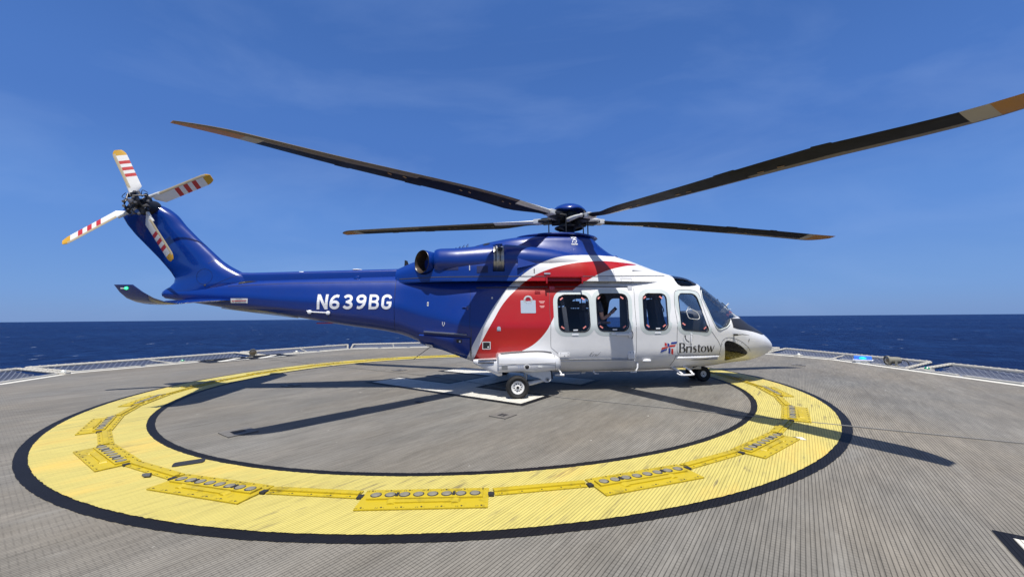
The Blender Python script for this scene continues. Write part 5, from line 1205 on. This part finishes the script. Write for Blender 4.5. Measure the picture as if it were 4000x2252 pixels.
def wheel(name,loc,r,wd,side,rr,holes=10,parent=None):
    w_=empty(name,(loc[0],loc[1],r-.004)); w_.parent=H
    s=MB(); h=wd/2; prof=[(rr,-h*.62),(rr+.012,-h*.78),(r*.80,-h*.98),(r*.90,-h*.93),(r*.965,-h*.76),(r*.995,-h*.45),(r,-h*.12),(r,h*.12),(r*.995,h*.45),(r*.965,h*.76),(r*.90,h*.93),(r*.80,h*.98),(rr+.012,h*.78),(rr,h*.62)]
    s.lathe(prof,(0,0,0),'y',n=48); 
    for g in (-.42,-.14,.14,.42):
        s.lathe([(r*1.0005,h*g-.003),(r*1.002,h*g),(r*1.0005,h*g+.003)],(0,0,0),'y',n=40)
    s.build('tyre',M_tyre,w_)
    s=MB(); sg=side; s.lathe([(rr+.001,sg*h*.62),(rr-.003,sg*h*.66),(rr*.80,sg*h*.60),(rr*.78,sg*h*.42),(rr*.30,sg*h*.46),(rr*.28,sg*h*.60),(.0005,sg*h*.60)],(0,0,0),'y',n=36); s.lathe([(rr+.001,-sg*h*.62),(rr*.8,-sg*h*.5),(.0005,-sg*h*.5)],(0,0,0),'y',n=36); s.build('rim',M_twh,w_)
    s=MB()
    for k in range(holes):
        a=2*math.pi*k/holes+.1; q=rr*.56; s.lathe([(rr*(.115 if k%2 else .09),sg*h*.462),(.0005,sg*h*.463)],(q*math.cos(a),0,q*math.sin(a)),'y',n=12)
    s.lathe([(rr*.23,sg*h*.605),(rr*.20,sg*h*.66),(.0005,sg*h*.67)],(0,0,0),'y',n=12); s.build('rim_holes',M_dark,w_)
    return w_
sponson(-1); sponson(1)
for sd_ in (-1,1): wheel('nose_wheel',(4.365,sd_*.20,0),.168,.11,sd_,.068,6)
s=MB(); s.tube([(4.36,-.2,.168),(4.36,.2,.168)],.03,n=12); s.tube([(4.30,0,.5),(4.34,0,.18)],[.05,.045],n=14); s.tube([(4.30,0,.40),(4.18,0,.30),(4.30,0,.20)],.018,n=8); s.box((4.12,.0,.34),(.24,.12,.08),bev=.02); s.build('nose_strut',M_dark,H)
s=MB(); s.box((4.15,-.25,.33),(.30,.015,.10),bev=.004); s.box((4.15,.25,.33),(.30,.015,.10),bev=.004); s.build('gear_door',M_white,H)
# boarding step under the cockpit door
s=MB()
for x0,x1 in ((3.33,3.44),(3.60,3.66)): s.tube([(x0,-.78,.41),(x0+.06,-.88,.36),(x1+.02,-.97,.285)],[.040,.036,.028],n=10,flat=.5)
s.tube(smoothline([(3.36,-.94,.30),(3.40,-.99,.272),(3.56,-1.0,.266),(3.69,-.98,.270),(3.71,-.93,.285)],4),.016,n=8); s.box((3.55,-.96,.274),(.26,.10,.010),bev=.003); s.build('boarding_step',M_white,H)
# belly aerials
s=MB(); s.tube([(1.655,-.72,.40),(1.66,-.78,.33),(1.69,-.84,.315)],[.022,.017,.012],n=8); s.box((1.70,-.82,.312),(.09,.05,.012),bev=.003); s.build('belly_aerial',M_white,H)
s=MB(); s.tube([(2.50,-.98,.53),(2.49,-1.01,.44),(2.44,-1.03,.37)],[.03,.024,.020],n=8,flat=.7); s.box((2.39,-1.02,.355),(.12,.06,.012),bev=.003); s.build('mooring_foot',M_white,H)
s=MB(); s.prism([(1.49,.34),(1.60,.34),(1.55,.27),(1.47,.27)],-.51,-.49); s.build('belly_fin',M_gwh,H,smooth=False)
s=MB(); s.lathe([(.0005,-.10),(.025,-.07),(.035,0),(.028,.06),(.0005,.09)],(2.68,-1.045,.575),'x',n=12); s.build('drain_fairing',M_white,H)
s=MB(); s.tube([(.78,-1.1,.345),(.96,-1.12,.342)],[.018,.024],n=8); s.tube([(.90,-.95,.42),(.92,-1.1,.35)],.016,n=6); s.build('footstep',M_white,H)
s=MB(); s.box((1.25,-.62,.30),(.30,.07,.018),bev=.004); s.build('towing_lug',M_gwh,H)
s=MB(); s.box((3.88,-.72,.395),(.10,.02,.03),bev=.004,rot=Matrix.Rotation(-.3,3,'Y')); s.build('belly_vent',M_dark,H)
# door handles
s=MB(); p_=prj(2.16,1.11,-1,.02); s.box(p_,(.28,.045,.055),bev=.014); s.box(prj(2.30,1.10,-1,.018),(.05,.04,.11),bev=.012); s.build('door_handle',M_white,H)
ribbon('handle_arrow',[(2.325+.045*math.cos(R(a)),1.10+.085*math.sin(R(a))) for a in range(70,-71,-20)],.012,M_text,.005)
s=MB(); s.box(prj(3.605,1.0,-1,.014),(.026,.03,.20),bev=.010); s.box(prj(3.61,1.09,-1,.01),(.035,.03,.03),bev=.008); s.build('door_handle',M_white,H)
band('handle_recess',[(3.545+.105*math.cos(R(a)),1.03+.125*math.sin(R(a))) for a in range(100,400,20)],[(3.545+.115*math.cos(R(a)),1.03+.135*math.sin(R(a))) for a in range(100,400,20)],M_gwh,.004)
ribbon('handle_arrow',[(3.475,1.055),(3.485,1.01),(3.51,.975),(3.555,.945),(3.575,.94)],.014,M_text,.005)
fill('handle_arrow',[(3.455,1.05),(3.475,1.085),(3.497,1.045)],M_text,.0055,cuts=0)
s=MB()
for k in range(14): s.lathe([(.006,-.006),(.0005,-.007)],prj(3.31+.075*k,.645,-1,0),'y',n=6)
s.build('door_sill_rivets',M_line,H)
s=MB(); s.tube([prj(3.30,.60,-1,-.02),prj(3.36,.615,-1,.0),prj(3.8,.612,-1,.0),prj(4.30,.615,-1,-.005)],[.02,.035,.036,.03],n=10); s.build('cockpit_sill',M_white,H)
# matt black anti-glare nose panel
def nosepatch():
    xs=arange(4.62,5.74,.06); v=[];f=[];m=16
    EDGE=[(4.60,1.215),(4.75,1.175),(5.0,1.145),(5.2,1.115),(5.4,1.07),(5.52,1.04),(5.65,1.03),(5.74,1.07)]
    def zed(x):
        for (a,b),(c,d) in zip(EDGE,EDGE[1:]):
            if a<=x<=c: return b+(d-b)*(x-a)/(c-a)
        return EDGE[-1][1]
    for x in xs:
        hlf=body_half(x); ze=zed(x); pts=[p for p in hlf if p[1]>=ze]; w0=width_at(hlf,ze); pts=[(w0,ze)]+pts
        # limit by windscreen line
        L=[0]
        for a,b in zip(pts,pts[1:]): L.append(L[-1]+math.hypot(a[0]-b[0],a[1]-b[1]))
        zmax=1.40 if x<5.23 else 9
        if x<5.23:
            q=[p for p in pts if p[1]<=zmax]; 
            if len(q)<2: q=pts[:2]
            wt=width_at(hlf,min(zmax,hlf[-1][1]-.001)); pts=q+([(wt,zmax)] if zmax<hlf[-1][1] else [hlf[-1]]); L=[0]
            for a,b in zip(pts,pts[1:]): L.append(L[-1]+math.hypot(a[0]-b[0],a[1]-b[1]))
        row=[]
        for k in range(m+1):
            s_=L[-1]*k/m
            for i in range(len(L)-1):
                if s_<=L[i+1]+1e-9:
                    t=(s_-L[i])/max(L[i+1]-L[i],1e-9); row.append((pts[i][0]+(pts[i+1][0]-pts[i][0])*t,pts[i][1]+(pts[i+1][1]-pts[i][1])*t)); break
        v+=[(x,-a-.004 if a>.02 else 0,b+.004) for a,b in row]+[(x,a+.004 if a>.02 else 0,b+.004) for a,b in row]
    W_=2*(m+1)
    for i in range(len(xs)-1):
        for k in range(m): 
            f.append((i*W_+k,i*W_+k+1,(i+1)*W_+k+1,(i+1)*W_+k)); f.append((i*W_+m+1+k,(i+1)*W_+m+1+k,(i+1)*W_+m+2+k,i*W_+m+2+k))
    return mobj('anti_glare_panel',v,f,M_noseb,H,angle=60)
nosepatch()
# windscreen frame, wipers, pitots, wire cutter
s=MB(); s.tube([prj(a,b,-1,.004) for a,b in [(4.02,2.0),(3.985,1.83),(4.066,1.577),(4.119,1.38),(4.184,1.235),(4.24,1.18),(4.29,1.172),(4.45,1.22),(4.54,1.28),(4.59,1.345)]],.012,n=6); s.build('windscreen_seal',M_rim,H)
def top(x,y): 
    h=BV.ray_cast(Vector((x,y,4)),Vector((0,0,-1))); return h[0]
s=MB(); s.tube([top(x,0)+Vector((0,0,.004)) for x in (4.28,4.4,4.55,4.7,4.85,5.0,5.15)],.022,n=8,flat=.5); s.build('windscreen_post',M_white,H)
s=MB(); s.tube([top(5.05,-.28)+Vector((.0,0,.02)),top(4.80,-.50)+Vector((.0,0,.03)),top(4.62,-.62)+Vector((0,0,.02))],.009,n=6); s.tube([top(4.72,-.35)+Vector((0,0,.02)),top(4.50,-.66)+Vector((0,0,.02))],.008,n=6); s.build('wiper',M_seal,H)
s=MB(); s.prism([(4.90,1.54),(4.96,1.60),(5.13,1.755),(5.15,1.745),(5.03,1.63),(5.06,1.58),(5.02,1.46)],-.115,-.095); s.tube([(5.05,-.105,1.615),(5.19,-.105,1.612)],.006,n=6); s.tube([(5.04,-.105,1.60),(5.05,-.105,1.66)],.008,n=6); s.build('wire_cutter',M_gwh,H,smooth=False)
s=MB(); s.box((5.09,-.105,1.46),(.07,.03,.07),bev=.006,rot=Matrix.Rotation(.5,3,'Y')); s.build('red_flag',M_pink,H)
s=MB(); s.lathe([(.0005,-.05),(.07,-.03),(.10,0),(.07,.05),(.0005,.09)],(5.35,-.05,1.385),'z',n=16); s.build('nose_bulge',M_noseb,H)
s=MB(); a_=prj(4.63,1.066,-1,.0); s.tube([a_+Vector((-.03,-.03,0)),a_+Vector((.05,-.045,0))],[.022,.020],n=10); s.tube([a_+Vector((.05,-.045,0)),a_+Vector((.16,-.05,.006)),a_+Vector((.32,-.03,-.018))],[.010,.009,.004],n=6); s.tube([a_,a_+Vector((0,-.04,0))],.014,n=6); s.build('pitot_probe',M_dark,H)
s=MB(); s.box(prj(5.03,.94,-1,.004),(.008,.008,.06),rot=Matrix.Rotation(.25,3,'Y')); s.build('static_mark',M_text,H)
# chin window surround rivets, inside fittings and landing light
s=MB()
for a,b in [(4.315,.809),(4.33,.90),(4.38,.97),(4.447,1.0),(4.53,1.0),(4.606,.99),(4.72,.955),(4.831,.91),(4.93,.86),(5.016,.80)]: s.lathe([(.007,-.006),(.0005,-.007)],prj(a+.004,b-.02,-1,0),'y',n=6)
s.build('chin_rivets',M_line,H)
# baggage step and shelf at the rear
s=MB(); P0=[prj(a,b,-1,.0) for a,b in ((-1.84,1.15),(-.84,1.08))]
base=[(-1.86,.99),(-1.84,1.145),(-.86,1.075),(-.845,.66),(-1.0,.68)]
ribbon('baggage_seam',[(-1.86,1.165),(-.845,1.09)],.010,M_line,.004); ribbon('baggage_seam',[(-.845,1.09),(-.835,.68)],.010,M_line,.004); ribbon('baggage_seam',[(-1.86,1.165),(-1.875,.96)],.008,M_line,.004)
s=MB(); n_=10
for k in range(n_):
    x0=-1.76+.84*k/n_; x1=-1.76+.84*(k+1)/n_; a,b=prj(x0,1.20-.058*(x0+1.76)/.84,-1,.0),prj(x1,1.20-.058*(x1+1.76)/.84,-1,.0); m_=(a+b)/2; s.add([a+Vector((0,.01,.015)),b+Vector((0,.01,.015)),b+Vector((0,-.055,.0)),a+Vector((0,-.055,.0)),a+Vector((0,.01,-.01)),b+Vector((0,.01,-.01)),b+Vector((0,-.055,-.012)),a+Vector((0,-.055,-.012))],[(0,1,2,3),(7,6,5,4),(3,2,6,7),(0,3,7,4),(1,5,6,2)])
s.build('rear_step',M_metal,H,smooth=False)
v=[];f=[];n_=14      # door bulge of the baggage bay
zt_=lambda x:1.145-.07*(x+1.84); 
for i in range(n_+1):
    x=-1.85+1.0*i/n_; 
    for k,(dz,o_) in enumerate(((0,.004),(.015,.035),(.10,.045),(.30,.035),(.50,.004))):
        z=zt_(x)-dz*(.5+.5*min(1,(x+2.3)/1.3)); v.append(prj(x,max(z,body_half(x)[0][1]+.02),-1,o_))
for i in range(n_):
    for k in range(4): f.append((i*5+k,i*5+k+1,(i+1)*5+k+1,(i+1)*5+k))
mobj('baggage_door',v,f,M_liv,H,angle=50)
fill('rear_vent',[(-1.10,1.055),(-1.0,1.05),(-1.0,.985),(-1.10,.99)],M_dark,.047,cuts=0); s=MB(); s.box(prj(-1.035,1.015,-1,.05),(.03,.01,.035)); s.build('vent_latch',M_gwh,H)
fill('rear_placard',[(-1.73,.985),(-1.58,.97),(-1.56,.895),(-1.70,.93)],M_wtext,.05,cuts=0)
s=MB(); s.tube([(-1.60,-.55,.92),(-1.98,-.60,.64)],.006,n=5); s.build('static_wick',M_dark,H)
ribbon('towing_mark',[(-1.385,1.385),(-1.39,1.345),(-1.37,1.305),(-1.345,1.345),(-1.35,1.38)],.012,M_wtext,.005)
fill('static_port',[(-1.70,1.78),(-1.67,1.78),(-1.67,1.70),(-1.70,1.70)],M_gwh,.004,cuts=0); fill('static_port_hole',[(-1.692,1.76),(-1.678,1.76),(-1.678,1.72),(-1.692,1.72)],M_line,.006,cuts=0)
disc('rear_handle',-.90,1.66,[(.045,.004),(.045,.014),(.0005,.018)],M_blue); disc('filler_cap',-.42,1.845,[(.02,.003),(.018,.010),(.0005,.012)],M_gwh)
s=MB(); s.tube([prj(-1.0,1.665,-1,.012),prj(-.88,1.66,-1,.02)],.012,n=6); s.build('rear_latch',M_blue,H)
s=MB(); s.box((-3.85,-.03,1.375),(.35,.10,.02),bev=.004); s.build('ventral_strip',M_red,H,smooth=False)
s=MB(); s.tube([(-5.9,-.05,1.70),(-5.2,-.06,1.60),(-4.4,-.06,1.49)],.010,n=5); s.build('ventral_rail',M_gwh,H)
# ---------------------------------------------------------------- cabin interior
s=MB(); s.box((1.9,0,.585),(4.7,1.90,.05)); s.build('cabin_floor',M_in,H,smooth=False)
s=MB(); s.box((-.30,0,1.38),(.04,1.70,1.40)); s.build('rear_bulkhead',M_in,H,smooth=False)
M_seat=principled('charcoal_seat_fabric',(.06,.064,.076),.8,noise=.2,nscale=20)
def seat(x,y,name='cabin_seat',back=1.0,z0=.61,ln=1):
    e=empty(name,(x,y,z0)); e.parent=H
    s=MB(); s.box((.02,0,.42),(.44,.43,.09),bev=.03); s.build('cushion',M_seat,e)
    s=MB(); s.box((-.22,0,.42+.33*back),(.10,.43,.62*back),bev=.04,rot=Matrix.Rotation(-.12,3,'Y')); s.build('backrest',M_seat,e)
    s=MB(); s.box((-.27,0,.50+.66*back),(.09,.26,.17),bev=.035); s.tube([(-.26,-.06,.40+.6*back),(-.27,-.06,.50+.6*back)],.012,n=6); s.tube([(-.26,.06,.40+.6*back),(-.27,.06,.50+.6*back)],.012,n=6); s.build('headrest',M_seat,e)
    s=MB()
    for b in (-.18,.18): s.tube([(.18,b,.0),(.16,b,.40)],.016,n=6); s.tube([(-.18,b,.0),(-.18,b,.40)],.016,n=6)
    s.build('seat_frame',M_dark,e); return e
for x in (.35,1.28,):
    for y in (-.72,-.24,.24,.72): seat(x,y)
for x in (1.74,2.18): seat(x,.66).rotation_euler=(0,0,-math.pi/2)
s=MB()
for x in (1.60,1.74,1.90,2.02,2.18,2.32): s.tube([(x,.90,1.62),(x+.01,.86,1.95),(x+.01,.80,2.15)],.020,n=6,flat=.5)
s.box((1.96,.93,1.36),(.82,.03,.42),bev=.01); s.build('harness_rack',M_seat,H)
for y in (-.48,.48): seat(3.35,y,'pilot_seat',1.25,.62)
s=MB(); s.prism(roundpoly([(4.05,.62),(4.12,1.50),(4.35,1.60),(4.62,1.50),(4.78,1.30),(4.78,.70)],.06,3),-.74,.74); s.build('instrument_panel',M_in,H,angle=30)
s=MB(); s.box((2.95,0,1.40),(.04,.95,1.6)); s.box((2.95,.72,1.5),(.04,.55,1.35)); s.build('cockpit_partition',M_in,H,smooth=False)
s=MB(); s.box((4.0,0,.78),(1.7,.40,.30),bev=.03); s.build('centre_console',M_in,H)
s=MB(); s.tube(smoothline([(3.05,-.80,1.86),(3.10,-.82,1.75),(3.16,-.84,1.62),(3.17,-.84,1.55)],4),.012,n=6); s.build('headset_cord',M_seal,H)
# ---------------------------------------------------------------- the passenger seen in the second window
def skin(name,verts,edges,radii,mat,parent,root=0,sub=1):
    me=bpy.data.meshes.new(name); me.from_pydata(verts,edges,[]); o=bpy.data.objects.new(name,me); COL.objects.link(o)
    md=o.modifiers.new('s','SKIN'); md.use_smooth_shade=True
    for i,r in enumerate(radii):
        sv=me.skin_vertices[0].data[i]; sv.radius=(r,r) if isinstance(r,(int,float)) else r; sv.use_root=(i==root)
    m2=o.modifiers.new('u','SUBSURF'); m2.levels=sub; m2.render_levels=sub
    me2=evalmesh(o); bpy.data.objects.remove(o); me2.name=name; me2.materials.clear(); me2.materials.append(mat); me2.shade_smooth()
    for p in me2.polygons: p.material_index=0
    o=bpy.data.objects.new(name,me2); COL.objects.link(o); o.parent=parent; return o
def person():
    c,s_=math.cos(HYAW),math.sin(HYAW); hx,hy,hz=1.80,-.50,.61
    e=empty('person',(HO[0]+c*hx-s_*hy,HO[1]+s_*hx+c*hy,hz),HYAW)
    tag(e,'passenger in a dark short-sleeved shirt holding a phone, seen through the second cabin window','person')
    sk=principled('skin',(.75,.42,.31),.5); sh=principled('dark_grey_shirt',(.11,.12,.145),.85); tr=principled('dark_trousers',(.02,.022,.03),.85); hr=principled('dark_hair',(.02,.014,.010),.6)
    # local: x forward, z up from the cabin floor; seated, leaning a little
    V_=[(0,0,.58),(.0,0,.75),(.01,0,.93),(.02,0,1.10),(.02,0,1.20),(.03,0,1.31),(.05,0,1.40),(.06,0,1.47), # pelvis .. head
        (.02,-.13,1.14),(.03,-.185,1.10),(.06,-.215,.95),(.09,-.20,.80),(.20,-.16,.85),(.29,-.10,.90),(.335,-.075,.935), # right arm (near side) to hand
        (.02,.13,1.14),(.03,.185,1.10),(.05,.22,.95),(.07,.22,.78),(.20,.16,.72),(.33,.10,.72),(.38,.08,.72),
        (.04,-.09,.55),(.25,-.10,.54),(.44,-.11,.52),(.45,-.11,.30),(.45,-.11,.09),(.55,-.12,.04),
        (.04,.09,.55),(.25,.10,.54),(.44,.11,.52),(.45,.11,.30),(.45,.11,.09),(.55,.12,.04)]
    E_=[(0,1),(1,2),(2,3),(3,4),(4,5),(5,6),(6,7),(3,8),(8,9),(9,10),(10,11),(11,12),(12,13),(13,14),(3,15),(15,16),(16,17),(17,18),(18,19),(19,20),(20,21),(0,22),(22,23),(23,24),(24,25),(25,26),(26,27),(0,28),(28,29),(29,30),(30,31),(31,32),(32,33)]
    Rr=[(.13,.16),(.12,.15),(.12,.155),(.12,.16),.055,.075,.092,.070, .07,.062,.052,.045,.040,.032,.030, .07,.062,.052,.045,.040,.032,.030, .085,.080,.060,.052,.038,.035,.085,.080,.060,.052,.038,.035]
    body_=skin('body',V_,E_,Rr,sk,e,0,1)
    # fingers closed round the phone, thumb on the side
    F=[]; 
    for k in range(4):
        y=-.105+.0*k; z=.93+.020*k; x=.335+.006*k
        F.append([(x,y+.02,z),(x+.035,y-.012,z+.004),(x+.058,y+.008,z+.006),(x+.060,y+.030,z+.006)])
    F.append([(.30,-.06,.93),(.335,-.03,.96),(.365,-.035,.985)])
    for i,P in enumerate(F): 
        fo=skin('finger',P,[(j,j+1) for j in range(len(P)-1)],[.010,.009,.008,.007][:len(P)],sk,e,0,1)
        # merge into the body mesh so that it stays one skin
        bm=bmesh.new(); bm.from_mesh(body_.data); bm.from_mesh(fo.data); bm.to_mesh(body_.data); bm.free(); bpy.data.objects.remove(fo)
    # face: nose, ears, eyes and mouth as part of the head
    fm=MB(); hx_,hz_=.055,1.41
    fm.lathe([(.0005,.028),(.012,.016),(.016,0),(.0005,-.004)],(hx_+.088,0,hz_-.005),'x',n=8)
    for a in (-1,1): fm.lathe([(.0005,-.012),(.022,-.006),(.026,0),(.0005,.01)],(hx_-.005,a*.083,hz_-.005),'y',n=10)
    bm=bmesh.new(); t_=bpy.data.meshes.new('t'); t_.from_pydata(fm.v,[],fm.f); bm.from_mesh(body_.data); bm.from_mesh(t_); bm.to_mesh(body_.data); bm.free(); body_.data.shade_smooth()
    s=MB()
    for a in (-1,1): s.lathe([(.0005,-.008),(.009,-.004),(.009,.004),(.0005,.008)],(hx_+.083,a*.032,hz_+.018),'x',n=8)
    s.box((hx_+.088,0,hz_-.048),(.006,.045,.007)); s.build('eyes_and_mouth',hr,e)
    VS=[(0,0,.60),(0,0,.78),(.01,0,.95),(.02,0,1.10),(.02,0,1.17),(.02,-.13,1.14),(.03,-.19,1.10),(.05,-.215,.99),(.06,-.217,.93),(.02,.13,1.14),(.03,.19,1.10),(.045,.215,.99),(.05,.22,.93)]
    skin('shirt',VS,[(0,1),(1,2),(2,3),(3,4),(3,5),(5,6),(6,7),(7,8),(3,9),(9,10),(10,11),(11,12)],[(.145,.175),(.135,.165),(.135,.17),(.135,.17),.065,.085,.077,.070,.072,.085,.077,.070,.072],sh,e,0,1)
    VT=[(0,0,.58),(.04,-.09,.55),(.25,-.10,.54),(.44,-.11,.52),(.45,-.11,.30),(.45,-.11,.12),(.04,.09,.55),(.25,.10,.54),(.44,.11,.52),(.45,.11,.30),(.45,.11,.12)]
    skin('trousers',VT,[(0,1),(1,2),(2,3),(3,4),(4,5),(0,6),(6,7),(7,8),(8,9),(9,10)],[(.14,.17),.098,.092,.072,.064,.054,.098,.092,.072,.064,.054],tr,e,0,1)
    s=MB()
    for y in (-.115,.115): s.box((.52,y,.035),(.28,.10,.07),bev=.025)
    s.build('shoes',hr,e)
    skin('hair',[(.02,0,1.43),(.04,0,1.50),(.07,0,1.50)],[(0,1),(1,2)],[(.088,.088),.080,.055],hr,e,0,1)
    s=MB(); s.tube([(.272,-.112,.888),(.280,-.108,.892)],.036,n=14); s.build('watch_strap',M_seal,e)
    # the phone is a thing of its own
    ph=empty('phone',e.matrix_basis@Vector((.385,-.085,.985)),HYAW)
    s=MB(); s.box((0,0,0),(.155,.012,.075),bev=.005,rot=Matrix.Rotation(-.75,3,'Y')); s.build('case',M_seal,ph); s=MB(); s.box((0,.0075,0),(.145,.002,.066),rot=Matrix.Rotation(-.75,3,'Y')); s.build('screen',M_dark,ph)
    tag(ph,'dark phone held up in the passenger\'s hand behind the second window','phone')
seat(1.80,-.50,'cabin_seat',.9,.58)
person()
